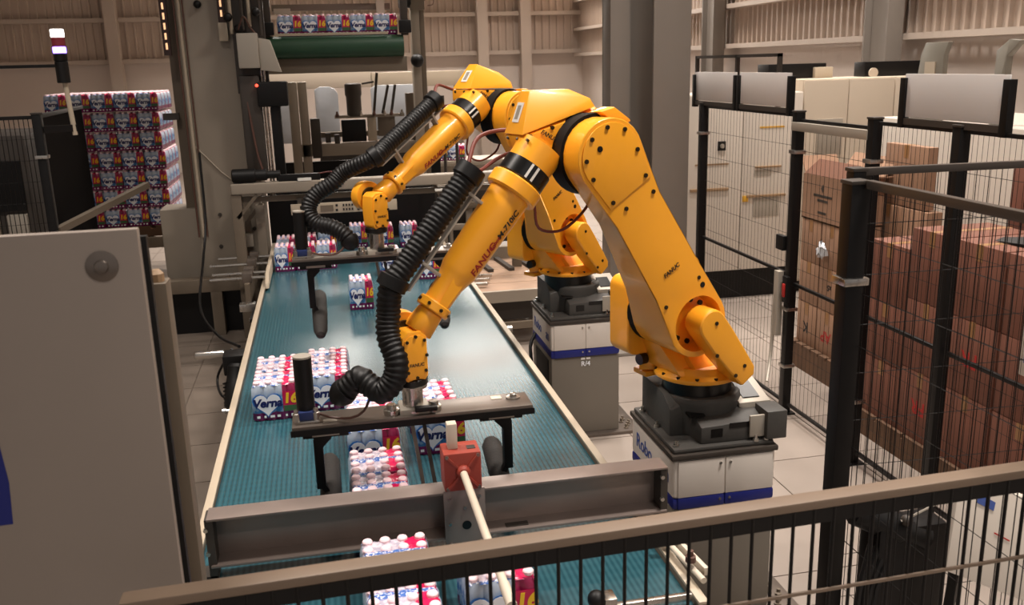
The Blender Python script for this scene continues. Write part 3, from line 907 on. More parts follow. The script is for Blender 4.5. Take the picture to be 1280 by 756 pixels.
    fo = bd(fa, 'forearm', 'robot_yellow', b=.0)
    bl = nb()
    for aa in range(0, 360, 45):
        d_ = A*math.cos(R(aa)) + Nn*math.sin(R(aa))
        bl.cyl(E + U*.851 + d_*.066, E + U*.851 + d_*.073, .007, n=8)
    bd(bl, 'forearm_bolts', 'bolt_dark', fo)
    vdir = (A*.93 + Nn*(-.36)).normalized()
    xdir = -U; ydir = vdir.cross(xdir); zz = xdir.cross(ydir)
    if zz.dot(vdir) < 0: ydir = -ydir
    def wrapped(body, size, u, mtl, nm, shear=0.1):
        me = text(body, size, shear, .0012)
        mb = MB(S)
        def tr(p):
            rr = .0845 - (u - p.x - .36)*.031 + .0012
            ang = p.y/rr
            return E + U*(u - p.x) + (vdir*math.cos(ang) + ydir*math.sin(ang))*rr
        mb.add([tr(x.co) for x in me.vertices], [tuple(p.vertices) for p in me.polygons])
        bd(mb, nm, mtl, fo)
    wrapped('FANUC', .044, .60, 'print_red', 'maker_lettering')
    wrapped('Robot', .024, .525, 'print_red', 'small_lettering')
    wrapped('M-710iC', .036, .435, 'print_black', 'model_lettering')
    # ---- wrist
    wy = nb()
    wy.hull([E + U*.872 + (A*math.cos(t_) + Nn*math.sin(t_))*.052 for t_ in [k*PI/8 for k in range(16)]] + [W + A*a + U*(-.05) + Nn*n for a in (-.06, .045) for n in (-.04, .04)])
    wy.cyl(W - A*.055 + Nn*.018 - U*.02, W - A*.115 + Nn*.018 - U*.02, .082, n=28)
    wyo = bd(wy, 'wrist_yoke', 'robot_yellow', b=.006)
    bd(nb().lathe(W - A*.0445 + Nn*.018 - U*.02, -A, [(0, .05), (.012, .05)], 24), 'wrist_seal', 'robot_dark', wyo)
    bd(nb().lathe(W - A*.115 + Nn*.018 - U*.02, -A, [(0, .066), (.02, .062), (.028, .045)], 24), 'wrist_cap', 'robot_yellow', wyo)
    wbp = [(-.05, -.125), (-.035, -.145), (.035, -.145), (.05, -.125), (.056, -.03), (.05, .035), (.025, .055), (-.025, .055), (-.05, .03)]
    wk = nb().prism(wbp, W - A*.042, Xv, Zv, A*.095)
    wko = bd(wk, 'wrist_body', 'robot_yellow', b=.008)
    wp = [(x*.86, (z+.045)*.86-.045) for x, z in wbp]
    bd(nb().prism(wp, W + A*.053, Xv, Zv, A*.008), 'wrist_cover', 'robot_yellow', wko, b=.002)
    bl = nb()
    for x, z in ((-.035, .02), (.0, .038), (.035, .02), (.042, -.04), (-.042, -.04), (.036, -.10), (-.036, -.10), (0, -.125)):
        bl.cyl(W + A*.06 + Xv*x + Zv*z, W + A*.067 + Xv*x + Zv*z, .0065, n=8)
    bd(bl, 'cover_bolts', 'bolt_dark', wko)
    M = S @ basis(W + A*.0618 + Zv*(-.075), -Xv, Zv)
    bd(MB().mesh(text('FANUC', .018, .15, .0004), M), 'wrist_lettering', 'print_black', wko)
    bd(nb().lathe(W - Zv*.135, -Zv, [(0, .055), (.005, .062), (.028, .062), (.036, .05)], 28), 'tool_flange', 'robot_dark')
    # ---- dress pack: ribbed hose, bracket, red hoses
    inv = (Matrix.Translation(Vector(loc)) @ Matrix.Rotation(yaw, 4, 'Z')).inverted()
    hp0 = [S @ el(u, .36, -.01) for u in (.36, .5, .64, .78, .88)]
    hpts = hp0 + [inv @ Vector(p) for p in tail]
    path = spline(hpts, .0046)
    nst = len(hp0)
    rs = [(.046 if (i // 2) % 2 else .0415) for i in range(len(path))]
    ho = MB().tube(path, rs, 14).build('ribbed_hose', 'hose_black', root, local=True, angle=80)
    d0 = (path[3]-path[0]).normalized()
    MB().lathe(path[0] - d0*.03, d0, [(0, .035), (.003, .056), (.05, .056), (.055, .05)], 16).build('hose_clamp', 'black_plastic', ho, local=True)
    km = min(range(len(path)), key=lambda i: (path[i] - S @ el(.86, .36, -.01)).length)
    d1 = (path[km+3]-path[km]).normalized()
    MB().lathe(path[km] - d1*.02, d1, [(0, .045), (.003, .057), (.045, .057), (.05, .045)], 16).build('hose_clamp', 'black_plastic', ho, local=True)
    d2 = (path[-1]-path[-4]).normalized()
    MB().lathe(path[-1] - d2*.02, d2, [(0, .05), (.02, .052), (.05, .04), (.07, .02)], 14).build('hose_end', 'black_plastic', ho, local=True)
    br = nb()
    br.bar(el(.34, .295, -.01), el(.86, .295, -.01), .03, .008, up=Nn)
    bro = bd(br, 'hose_bracket', 'bracket_grey', b=.002)
    for u in (.42, .74):
        bd(nb().bar(el(u, .22, -.01), el(u, .33, -.01), .045, .012, up=U), 'standoff', 'bracket_grey', bro, b=.002)
    MB().tube(spline([S @ p for p in (el(.02, .16, -.15), el(.10, .27, -.19), el(.20, .36, -.13), el(.30, .375, -.05), el(.37, .36, -.01))], .02), .0085*s, 8).build('red_hose', 'red_hose', root, local=True)
    MB().tube(spline([S @ p for p in (el(.05, .12, -.16), el(.18, .20, -.20), el(.29, .27, -.13), el(.36, .345, -.03))], .02), .008*s, 8).build('red_hose', 'red_hose', root, local=True)
    MB().tube(spline([S @ p for p in (el(.30, .075, .04), el(.36, .0, .04), el(.30, -.10, .03), el(.16, -.14, .02), el(.08, -.10, .02))], .02), .006*s, 8).build('thin_red_hose', 'red_hose', root, local=True)
    return root, S, W

YN, YF = R(196.2), R(212.2)
near, _, _ = robot('yellow industrial robot arm nearest the camera, reaching over the near gripper bar', (1.546, 3.636, .80), YN, R(31.8), R(49.7), .962,
      [(.185, 3.26, 1.53), (.18, 3.24, 1.45), (.20, 3.20, 1.37), (.185, 3.19, 1.30), (.14, 3.20, 1.255), (.095, 3.23, 1.28), (.065, 3.25, 1.30), (.03, 3.26, 1.27), (.00, 3.27, 1.24)], (1.5625, 3.62))
far, _, _ = robot('yellow industrial robot arm farther along the belt, partly behind the near one', (1.523, 5.765, .80), YF, R(30.0), R(32.5), .985,
      [(.10, 5.05, 1.86), (.03, 5.05, 1.80), (-.06, 5.05, 1.745), (-.105, 5.03, 1.67), (-.07, 5.0, 1.60), (.01, 4.98, 1.575), (.07, 4.96, 1.54), (.10, 4.95, 1.50)], (1.5625, 5.755))

# ================================================================== GRIPPERS
def gripper(label, loc, fz):
    """origin: centre of the bar's top face; fz: flange height above it"""
    t = thing('gripper_tool', label, 'gripper', loc)
    b = lambda mb, n, m, p=t, bv=0.0: mb.build(n, m, p, local=True, bevel=bv)
    bar_ = b(MB().bx(-.455, .455, -.075, .075, -.030, 0), 'bar', 'brushed', t, .003)
    b(MB().bx(-.46, .46, -.080, -.0755, -.036, -.012), 'edge_strip', 'black_metal', bar_)
    b(MB().bx(-.46, .46, .0755, .080, -.036, -.012), 'edge_strip', 'black_metal', bar_)
    b(MB().lathe((.395, .02, 0), (0, 0, 1), [(0, .028), (.006, .028), (.007, .014), (.018, .014), (.02, .008)], 16), 'end_bolt', 'steel', bar_)
    b(MB().bx(.31, .35, .02, .055, 0, .002), 'rating_plate', 'cream_plastic', bar_)
    b(MB().bx(-.34, -.29, -.05, -.02, 0, .002), 'rating_plate', 'bracket_grey', bar_)
    # mount up to the robot flange
    b(MB().lathe((0, 0, 0), (0, 0, 1), [(0, .062), (.012, .062), (.013, .040), (fz-.02, .040), (fz-.019, .058), (fz, .058)], 24), 'flange_adapter', 'steel', t)
    b(MB().bx(-.055, .06, -.06, .06, -.045, .022), 'mount_block', 'bracket_grey', t, .008)
    b(MB().bx(.0, .085, -.085, -.055, .016, .034), 'valve', 'black_plastic', t, .004)
    for x in (-.085, .075): b(MB().lathe((x, -.03, 0), (0, 0, 1), [(0, .03), (.02, .03), (.022, .02), (.04, .018)], 14), 'clamp_nut', 'steel', t)
    # standing actuator at the left end
    b(MB().cyl((-.40, 0, .045), (-.40, 0, .245), .034, n=20), 'actuator_body', 'black_plastic', t)
    b(MB().cyl((-.40, 0, .245), (-.40, 0, .252), .034, n=20), 'actuator_cap', 'bracket_grey', t)
    b(MB().bx(-.445, -.355, -.05, .04, .0, .012), 'actuator_foot', 'steel', t, .004)
    b(MB().bx(-.43, -.37, -.045, .03, .012, .045), 'blue_clip', 'blue_clip', t, .004)
    for dx in (-.035, .035): b(MB().lathe((-.40+dx, -.035, .01), (0, 0, 1), [(0, .014), (.03, .014), (.032, .009), (.045, .009)], 10), 'stud', 'steel', t)
    b(MB().tube(spline([(-.16, -.06, .09), (-.19, -.075, .04), (-.24, -.07, .016), (-.31, -.04, .015), (-.36, -.02, .03)], .02), .005, 6), 'air_line', 'copper_wire', t)
    # hanging side clamps with foam pads along the belt direction
    for sx in (-1, 1):
        x = sx*.335
        cl = b(MB().bx(x-.085, x+.085, -.045, .045, -.062, -.032), 'slide_block', 'black_metal', t, .004)
        b(MB().bx(x-.05, x+.05, -.048, -.045, -.055, -.036), 'slide_plate', 'bracket_grey', cl)
        hk = MB().prism([(.0, -.06), (.06*sx, -.06), (.07*sx, -.09), (.07*sx, -.29), (.035*sx, -.29), (.035*sx, -.12), (0, -.085)], (x-.02*sx, .0, 0), (1, 0, 0), (0, 0, 1), (0, .045, 0))
        hko = b(hk, 'hanger', 'black_metal', t, .003)
        pa = Vector((x, .245, -.262)); pb_ = Vector((x, -.165, -.405)); dd = (pb_-pa).normalized(); ll = (pb_-pa).length
        b(MB().bar((x+.03*sx, .02, -.27), (x, .02, -.33), .02, .03, up=(0, 1, 0)), 'pad_arm', 'black_metal', hko)
        b(MB().lathe(pa, dd, [(0, .008), (.012, .030), (.04, .042), (ll*.5, .042), (ll-.06, .038), (ll-.01, .024), (ll, .008)], 16), 'foam_pad', 'foam_grey', hko)
    for dx in (.0, .045):
        b(MB().bar((dx-.01, .03, -.03), (dx+.02, -.06, -.31), .014, .028, up=(0, 1, 0)), 'centre_bar', 'machine_dark' if dx else 'brushed', t)
    return t
gripper('long steel gripper bar with foam side pads on the near robot', (.262, 3.335, 1.125), .112)
gripper('long steel gripper bar with foam side pads on the far robot', (.245, 5.00, 1.42), .13)

# ================================================================== CROSS BEAM OVER BELT
t = thing('cross_beam', 'stainless channel beam spanning the belt before the near gripper', 'beam', (.34, 3.06, BZ))
MB().bx(-.49, 1.175, 3.095, 3.105, .74, .915).build('web', 'stainless', t, bevel=.001)
MB().bx(-.49, 1.175, 3.01, 3.105, .912, .92).build('upper_flange', 'stainless', t, bevel=.001)
MB().bx(-.49, 1.175, 3.01, 3.105, .735, .743).build('lower_flange', 'stainless', t, bevel=.001)
for x in (-.485, 1.165):
    MB().bx(x-.014, x+.014, 3.02, 3.10, .69 if x < 0 else .36, .915).build('end_post', 'machine_dark', t, bevel=.002)
    for z in (.79, .88): MB().cyl((x-.01, 3.02, z), (x-.01, 3.008, z), .008, n=8).build('bolt', 'steel', t)
mb = MB().bx(-.585, -.47, 3.02, 3.10, .69, .70); mb.build('foot_plate', 'machine_dark', t)
for x in (-.44, -.38, -.2, .02, .24, .62, .9, 1.1): MB().cyl((x, 3.096, .88), (x, 3.088, .88), .005, n=8).build('rivet', 'steel', t)
MB().bx(.325, .475, 3.000, 3.008, .665, .93).build('centre_plate', 'stainless', t, bevel=.002)
for x, z in ((.345, .9), (.455, .9), (.345, .8), (.345, .72), (.455, .72), (.4, .86)): MB().cyl((x, 3.0, z), (x, 2.994, z), .006, n=8).build('plate_bolt', 'steel', t)
MB().cyl((.405, 3.001, .79), (.405, 2.997, .79), .017, n=14).build('plate_hole', 'robot_dark', t)
MB().bx(.555, .64, 3.03, 3.06, .7435, .746).build('slot', 'machine_dark', t)
t = thing('gearbox', 'small red cast gearbox standing on the stainless cross beam', 'gearbox', (.4, 3.04, .93))
body = MB().bx(.33, .465, 2.99, 3.10, .93, 1.075).build('housing', 'red_cast', t, bevel=.008)
rb = MB()
rb.bar((.345, 2.988, .945), (.45, 2.988, 1.06), .008, .010, up=(0, 1, 0)); rb.bar((.45, 2.988, .945), (.345, 2.988, 1.06), .008, .010, up=(0, 1, 0))
rb.build('rib', 'red_cast', body)
MB().lathe((.398, 2.992, 1.003), (0, -1, 0), [(0, .028), (.012, .026), (.02, .018)], 16).build('hub', 'red_cast', body)
for x in (.342, .453):
    for z in (.942, 1.063): MB().cyl((x, 2.992, z), (x, 2.984, z), .007, n=8).build('bolt', 'brushed', body)
MB().bx(.42, .45, 3.02, 3.05, 1.075, 1.077).build('slot', 'robot_dark', body)
MB().bx(.352, .388, 3.03, 3.07, 1.075, 1.17).build('cream_post', 'cream_plastic', t, bevel=.004)
MB().cyl((.398, 2.985, 1.003), (.411, 2.26, .961), .0135, n=14).build('cream_rod', 'cream_plastic', t)
MB().cyl((.4105, 2.30, .9635), (.412, 2.20, .957), .016, n=14).build('rod_end', 'cream_plastic', t)

# side linkage at the lower right of the belt
t = thing('side_linkage', 'cream linkage bar with cylinder on the right conveyor edge behind the railing', 'linkage', (1.12, 2.75, .70))
MB().bar((1.12, 2.88, .735), (1.15, 2.58, .735), .018, .03).build('guide_bar', 'cream_plastic', t, bevel=.004)
MB().bar((1.112, 2.92, .755), (1.125, 2.87, .755), .02, .045).build('end_block', 'cream_plastic', t, bevel=.005)
MB().cyl((1.09, 2.78, .742), (1.115, 2.52, .742), .011, n=14).build('cylinder', 'cream_plastic', t)
MB().bar((1.05, 2.80, .755), (1.13, 2.79, .76), .03, .022).build('pivot_arm', 'cream_plastic', t, bevel=.005)
MB().lathe((1.10, 2.60, .77), (0, 0, 1), [(0, .018), (.02, .018), (.022, .01), (.04, .01)], 10).build('knob', 'copper_wire', t)
MB().bx(.70, 1.06, 2.48, 2.50, .70, .725).build('cross_bar', 'steel', t, bevel=.003)
MB().bx(.76, .80, 2.46, 2.52, .70, .76).build('clamp', 'steel', t, bevel=.004)
MB().sphere((.74, 2.49, .75), .03).build('black_knob', 'black_plastic', t)

# ================================================================== FOREGROUND RAILING + PANEL
RY, RZ = 1.70, 1.415
t = thing('foreground_railing', 'dark barred railing with tan top rail crossing the foreground', 'railing', (.7, RY, .3))
def rz_(x): return RZ + (x+.3)*.022
MB().bar((-.45, RY, rz_(-.45)), (1.95, RY, rz_(1.95)), .046, .022).build('top_rail', 'railing_tan', t, bevel=.005)
MB().bar((-.45, RY-.002, rz_(-.45)-.028), (1.95, RY-.002, rz_(1.95)-.028), .04, .034).build('rail_shade_lip', 'black_metal', t)  # black bar puts the shade of the rail's front face into its colour
x = -.36
while x < 1.9:
    MB().cyl((x, RY-.02, .35), (x, RY-.02, rz_(x)-.01), .0042, n=8).build('bar', 'black_metal', t)
    x += .0485
for z in (1.20, .95, .70, .45):
    MB().bar((-.45, RY-.026, z + .0), (1.95, RY-.026, z + .053), .006, .007).build('cross_wire', 'railing_tan', t)

t = thing('panel_board', 'beige machine panel with one round bolt filling the lower left foreground', 'panel', (-.75, 1.95, .2))
pb = MB().bx(-1.15, -.372, 1.90, 1.925, .2, 2.105).build('face_panel', 'panel_beige', t, bevel=.003)
MB().bx(-1.15, -.362, 1.925, 1.945, .2, 2.085).build('gasket', 'black_plastic', t)
MB().bx(-1.15, -.385, 1.945, 2.02, .2, 2.07).build('cabinet_shell', 'machine_brown', t, bevel=.003)
MB().lathe((-.445, 1.90, 2.035), (0, -1, 0), [(0, .031), (.003, .031), (.004, .028), (.006, .014), (.011, .012), (.012, .006)], 20).build('bolt', 'brushed', pb)
MB().prism([(-.78, 1.505), (-.686, 1.508), (-.680, 1.60), (-.686, 1.69), (-.78, 1.72)], (0, 1.8995, 0), (1, 0, 0), (0, 0, 1), (0, -.0006, 0)).build('blue_mark', 'blue_band', pb)
t = thing('frame_post', 'grey metal frame post beside the beige foreground panel', 'post', (-.40, 2.36, 0))
MB().bx(-.452, -.405, 2.33, 2.40, 0, 1.90).build('post', 'machine_brown', t, bevel=.004)
MB().lathe((-.43, 2.36, 1.90), (0, 0, 1), [(0, .018), (.02, .018), (.03, .008)], 10).build('end_cap', 'tan_bar', t)

# ================================================================== FENCING
def wires(p0, p1, z0, z1, sv=.05, sh=.2, rv=.0012, rh=.0014):
    mb = MB(); p0 = Vector((p0[0], p0[1], 0)); p1 = Vector((p1[0], p1[1], 0)); d = p1-p0; L_ = d.length; d.normalize()
    n = int(L_/sv)
    for i in range(1, n):
        q = p0 + d*(L_*i/n); mb.cyl((q.x, q.y, z0), (q.x, q.y, z1), rv, n=4)
    k = max(1, int(round((z1-z0)/sh)))
    nn = Vector((-d.y, d.x, 0))*.003
    for i in range(1, k):
        z = z0 + (z1-z0)*i/k; mb.cyl((p0.x+nn.x, p0.y+nn.y, z), (p1.x+nn.x, p1.y+nn.y, z), rh, n=4)
    return mb
def fence_panel(label, p0, p1, z0, z1, group=None, mid=None, rail='black_metal', fr=.022, **k):
    t = thing('mesh_panel', label, 'mesh fence', ((p0[0]+p1[0])/2, (p0[1]+p1[1])/2, z0), group=group)
    for z in (z0, z1) + (tuple(mid) if mid else ()):
        MB().bar((p0[0], p0[1], z), (p1[0], p1[1], z), fr, fr).build('frame_rail', rail, t, bevel=.002)
    tag(wires(p0, p1, z0, z1, **k).build('wire_mesh', 'black_metal', t), kind='stuff')
    return t
def fence_post(label, x, y, h, w=.06, group='fence posts', clamps=(1.75,), z0=0):
    t = thing('fence_post', label, 'fence post', (x, y, z0), group=group)
    MB().bx(x-w/2, x+w/2, y-w/2, y+w/2, z0, h).build('post', 'black_metal', t, bevel=.004)
    MB().bx(x-w/2-.004, x+w/2+.004, y-w/2-.004, y+w/2+.004, h, h+.012).build('cap', 'machine_dark', t, bevel=.003)
    MB().bx(x-w/2-.025, x+w/2+.025, y-w/2-.025, y+w/2+.025, z0, z0+.01).build('foot', 'black_metal', t)
    for z in clamps: 
        MB().bx(x-w/2-.012, x+w/2+.012, y-w/2-.012, y+w/2+.006, z-.012, z+.012).build('clamp', 'steel', t, bevel=.004)
    return t
FH = 2.05
fence_post('black fence post by the steel column, left of the gate', 3.0, 7.05, FH, clamps=(1.82, .3))
fence_post('black gate post with red switch behind the near robot', 3.0, 5.52, FH, clamps=(1.80, .75, .35))
fence_post('black gate post with grey header above the open carton', 3.0, 4.67, FH, clamps=(1.82, .4))
fence_post('black fence post in front of the red carton stack', 3.0, 3.95, FH, clamps=())
fence_panel('fine wire fence panel in front of the white cabinet doors', (3.0, 7.0), (3.0, 5.56), .08, FH-.02, mid=(.98,), fr=.02)
fence_panel('wire gate panel in front of the taped cartons', (3.0, 5.47), (3.0, 4.71), .08, FH-.05, mid=(.93,), fr=.02)
fence_panel('wire fence panel between the gate and the carton stack post', (3.0, 4.62), (3.0, 4.0), .08, FH-.02, mid=(.93,), fr=.02, sv=.035)
fence_panel('wire fence panel right of the carton stack post', (3.0, 3.90), (3.0, 2.66), .08, FH-.02, mid=(.93,), fr=.02, sv=.035)
o = MB().bx(2.965, 2.985, 4.69, 5.55, FH-.115, FH-.06).build('gate_header', 'bracket_grey', bevel=.003)
tag(o, 'flat grey header bar across the top of the wire gate', 'bar')
# clear and grey upper panels on the fence
for y0, y1, lab in ((7.23, 6.46, 'light grey panel above the fence, leftmost beside the steel column'), (6.40, 5.64, 'light grey panel above the fence, second from the steel column'), (4.42, 3.66, 'large light grey panel above the fence at right, before beige cabinet')):
    t = thing('upper_fence_panel', lab, 'panel', (3.0, (y0+y1)/2, FH+.03), group='light panels above the fence')
    MB().bx(2.995, 3.005, y1, y0, FH+.025, FH+.245).build('sheet', 'panel_grey', t, bevel=.002)
    for y in (y0, y1): MB().bx(2.98, 3.02, y-.022, y+.022, FH-.03, FH+.225).build('bracket', 'black_metal', t, bevel=.003)
    MB().bx(2.985, 3.015, y1, y0, FH-.012, FH+.02).build('lower_rail', 'machine_dark', t)
t = thing('guard_hoop', 'thin black frame rising above the light fence panels', 'frame', (3.02, 6.5, FH))
for y in (7.25, 6.5, 5.85): MB().bx(3.006, 3.034, y-.012, y+.012, FH-.01, 2.42).build('upright', 'machine_dark', t)
MB().bx(3.006, 3.034, 5.838, 7.262, 2.398, 2.42).build('top_bar', 'machine_dark', t)
# gate lock and red switch
t = thing('gate_switch', 'gate lock with red switch on the black gate post', 'switch', (2.955, 5.50, .8))
MB().bx(2.945, 2.972, 5.47, 5.53, .80, .98).build('housing', 'black_plastic', t, bevel=.004)
MB().bx(2.935, 2.946, 5.485, 5.515, .84, .93).build('red_key', 'print_red', t, bevel=.003)
MB().bx(2.93, 2.97, 5.56, 5.62, .55, 1.0).build('conduit_plate', 'bracket_grey', t, bevel=.003)
MB().tube(spline([(2.94, 5.60, 1.0), (2.94, 5.62, .7), (2.92, 5.60, .4), (2.85, 5.5, .25)], .05), .012, 8).build('conduit', 'bracket_grey', t)
MB().bx(2.95, 2.985, 5.56, 5.66, 1.14, 1.24).build('latch', 'black_plastic', t, bevel=.006)
# near cage
fence_post('tall black cage post nearest the camera, with steel clamps', 1.575, 2.53, 2.02, .060, 'fence posts', (1.72, .55))
fence_post('second black cage post directly behind the nearest one', 1.655, 2.66, 2.04, .045, 'fence posts', ())
fence_panel('near wire cage panel running toward the camera at right', (1.60, 2.50), (1.60, 1.1), .15, 2.02, fr=.026, rail='fence_dark', sv=.045, sh=.17, rv=.0019)
fence_panel('wire cage panel running right from the nearest cage post', (1.68, 2.68), (2.96, 2.62), .15, 2.035, fr=.024, rail='fence_dark', sv=.045, sh=.17, rv=.0017)
# dark fence at far left
fence_post('black fence post at far left beside pallet load', -1.98, 7.2, 2.14, .06, 'fence posts', (1.84,))
fence_panel('dark wire fence panel at the far left edge', (-3.4, 7.0), (-2.01, 7.2), .3, 2.12, fr=.025, sv=.03, sh=.15, rv=.003)
fence_panel('dark wire fence panel receding beside the pallet load', (-2.0, 7.23), (-2.14, 9.2), .3, 2.12, fr=.03, sv=.03, sh=.15, rv=.004)
o = MB().bar((-1.96, 7.21, 1.30), (-1.55, 8.6, 1.45), .05, .05).build('slanted_rail', 'machine_brown'); tag(o, 'grey slanted rail behind the dark left fence', 'rail')
o = MB().bar((-3.6, 7.3, 2.47), (-1.82, 7.3, 2.47), .022, .022).build('support_rod', 'black_metal'); tag(o, 'thin black rod running left from the signal tower', 'rod')
t = thing('signal_tower', 'signal tower light glowing white and blue above dark fence', 'signal light', (-1.80, 7.3, 2.0))
for z0, z1, m_, n_ in ((2.35, 2.5, 'black_plastic', 'base'), (2.5, 2.555, 'black_metal', 'collar'), (2.555, 2.60, 'tower_blue', 'blue_lens'), (2.60, 2.665, 'tower_red', 'red_lens'), (2.665, 2.72, 'tower_white', 'white_lens')):
    MB().lathe((-1.79, 7.3, z0), (0, 0, 1), [(0, .04), (.004, .045), (z1-z0-.004, .045), (z1-z0, .04)], 18).build(n_, m_, t)
MB().cyl((-1.765, 7.3, 1.98), (-1.785, 7.3, 2.36), .018, n=10).build('pole', 'rail_cream', t)
MB().bar((-1.95, 7.21, 2.03), (-1.75, 7.31, 2.03), .03, .05).build('bracket', 'black_metal', t)

t = thing('dark_machine', 'dark machine body standing behind the far left wire fence', 'machine', (-3.2, 8.6, 0))
MB().bx(-4.4, -2.35, 8.1, 9.2, .1, 1.95).build('body', 'machine_dark', t, bevel=.02)
MB().bx(-4.4, -2.40, 8.07, 8.1, 1.35, 1.75).build('window_strip', 'black_metal', t)
MB().bx(-2.75, -2.62, 8.05, 8.1, .9, 1.8).build('pale_plate', 'rail_cream', t, bevel=.004)
MB().bx(-2.55, -2.40, 8.04, 8.1, 1.15, 1.32).build('white_box', 'bracket_grey', t, bevel=.006)
MB().bx(-4.3, -2.45, 8.15, 9.1, 0, .1).build('plinth', 'black_metal', t)

# ================================================================== PALLET LOAD
PX, PY, PZ = -2.94, 11.0, .72
t = thing('roller_table', 'low roller table under the tall pallet load of packs', 'roller table', (-2.3, 11.5, 0))
MB().bx(-3.1, -1.65, 10.9, 10.96, .48, .60).build('side_beam', 'machine_brown', t, bevel=.004)
MB().bx(-3.1, -1.65, 12.2, 12.26, .48, .60).build('side_beam', 'machine_brown', t, bevel=.004)
for k in range(9): MB().cyl((-3.05+.17*k, 10.96, .565), (-3.05+.17*k, 12.2, .565), .035, n=12).build('roller', 'steel', t)
for x in (-3.0, -1.75):
    for y in (10.93, 12.23): MB().bx(x-.04, x+.04, y-.04, y+.04, 0, .48).build('leg', 'machine_dark', t)
t = thing('wooden_pallet', 'wooden pallet carrying the tall stack of packs', 'pallet', (-2.36, 11.5, .6))
for k in range(5): MB().bx(-3.0+.265*k, -3.0+.265*k+.2, 10.98, 12.02, .695, .72).build('deck_board', 'pallet_wood', t)
for y in (10.98, 11.45, 11.93): MB().bx(-3.0, -1.74, y, y+.09, .602, .695).build('stringer', 'pallet_wood', t)
LAB = 'pack in the tall pallet load of stacked packs at far left'
for lz in range(7):
    jit = random.uniform(-.012, .012)
    for c in range(5):
        for r_ in range(4):
            if 0 < r_ and c < 4 and lz < 6: continue
            row = ['bottom', 'second', 'third', 'fourth', 'fifth', 'sixth', 'top'][lz]
            col = ['first', 'second', 'third', 'fourth', 'fifth'][c]
            dep = ['front', 'second', 'third', 'rear'][r_]
            lab = '%s pack from left, %s layer of tall pallet load, %s row' % (col, row, dep)
            pack('S', PX + (c+.5)*.238 + jit, PY + r_*.238, PZ + lz*.2135, lab, 'packs stacked on the pallet', random.uniform(-.015, .015))

# ================================================================== LEFT MACHINE COLUMN
t = thing('palletizer_column', 'tall grey sheet metal palletizer column with cable conduits', 'machine column', (-.93, 9.2, 0))
MB().bx(-1.20, -.60, 8.95, 9.55, 0, 4.6).build('body', 'machine_grey', t, bevel=.01)
MB().bx(-1.56, -1.20, 9.1, 9.5, 0, 1.15).build('side_cover', 'machine_grey', t, bevel=.01)
MB().bx(-1.32, -1.20, 9.15, 9.5, 1.15, 4.6).build('channel', 'machine_brown', t, bevel=.004)
for x, r in ((-1.165, .016), (-1.13, .007), (-1.205, .008)):
    MB().cyl((x, 8.93, .9), (x, 8.93, 4.6), r, n=10).build('conduit', 'rail_cream' if r > .015 else 'copper_wire', t)
MB().bx(-1.42, -1.28, 9.05, 9.1, 1.98, 2.04).build('side_bracket', 'machine_dark', t)
MB().tube([(-1.16, 8.94, 1.75), (-.95, 8.94, 1.5), (-.72, 8.94, 1.30)], .006, 6).build('air_hose', 'rail_cream', t)
for x, z in ((-1.0, 1.1), (-.78, 1.2), (-1.02, .8), (-.7, .95)): MB().cyl((x, 8.952, z), (x, 8.94, z), .018, n=10).build('bolt', 'machine_dark', t)
for x0, zt, zb in ((-1.29, 3.6, 2.55), (-.80, 3.6, 2.82)):
    s_ = MB().bx(x0-.03, x0+.03, 8.88, 8.93, zb, zt).build('light_strip', 'amber_strip', t)
    z = zb + .05
    while z < zt-.05:
        MB().bx(x0-.008, x0+.008, 8.872, 8.88, z, z+.055).build('light_dash', 'led_amber', s_); z += .085
MB().bx(-.84, -.76, 8.87, 8.94, 2.66, 2.82).build('strip_end', 'rail_cream', t, bevel=.01)
MB().sphere((-1.0, 8.92, 2.98), .035).build('black_knob', 'black_plastic', t)
# lift carriage head with junction boxes, chains
t = thing('lift_carriage', 'grey lift carriage with junction boxes beside the green belt', 'lift carriage', (-.58, 8.8, 1.4))
MB().bx(-.68, -.50, 8.70, 8.86, 2.42, 2.72).build('junction_box', 'bracket_grey', t, bevel=.012)
MB().hull([(-.50, 8.75, 2.40), (-.32, 8.75, 2.38), (-.50, 8.75, 2.68), (-.40, 8.75, 2.66), (-.50, 8.9, 2.40), (-.32, 8.9, 2.38), (-.50, 8.9, 2.68), (-.40, 8.9, 2.66)]).build('side_bracket', 'bracket_grey', t, bevel=.006)
MB().bx(-.72, -.44, 8.86, 8.95, 2.2, 3.4).build('back_plate', 'machine_dark', t)
MB().bx(-.70, -.52, 8.78, 8.94, 1.45, 2.36).build('chain_guard', 'machine_dark', t, bevel=.02)
MB().bx(-.45, -.36, 8.80, 8.94, 1.30, 2.30).build('guide_mast', 'black_metal', t, bevel=.006)
MB().bx(-.55, -.28, 8.74, 8.94, 2.08, 2.30).build('slide_head', 'black_metal', t, bevel=.02)
for x in (-.50, -.475): MB().cyl((x, 8.82, 1.25), (x, 8.82, 2.4), .010, n=8).build('lift_rod', 'steel', t)
for x, z0, z1 in ((-.72, 2.72, 3.5), (-.62, 2.75, 3.5), (-.56, 2.78, 3.5), (-.47, 2.70, 3.5)):
    MB().cyl((x, 8.82, z0), (x, 8.82, z1), .015, n=8).build('pipe', 'rail_cream' if x in (-.72, -.56) else 'machine_dark', t)
for x, z in ((-.74, 2.86), (-.5, 2.90), (-.66, 2.76)): MB().sphere((x, 8.78, z), .04).build('fitting', 'black_plastic', t)
MB().tube(spline([(-.66, 8.75, 2.75), (-.60, 8.70, 2.86), (-.55, 8.72, 2.76), (-.50, 8.74, 2.70)], .03), .008, 6).build('wire_loop', 'copper_wire', t)
MB().sphere((-.545, 8.74, 2.27), .014).build('indicator', 'indicator_red', t)
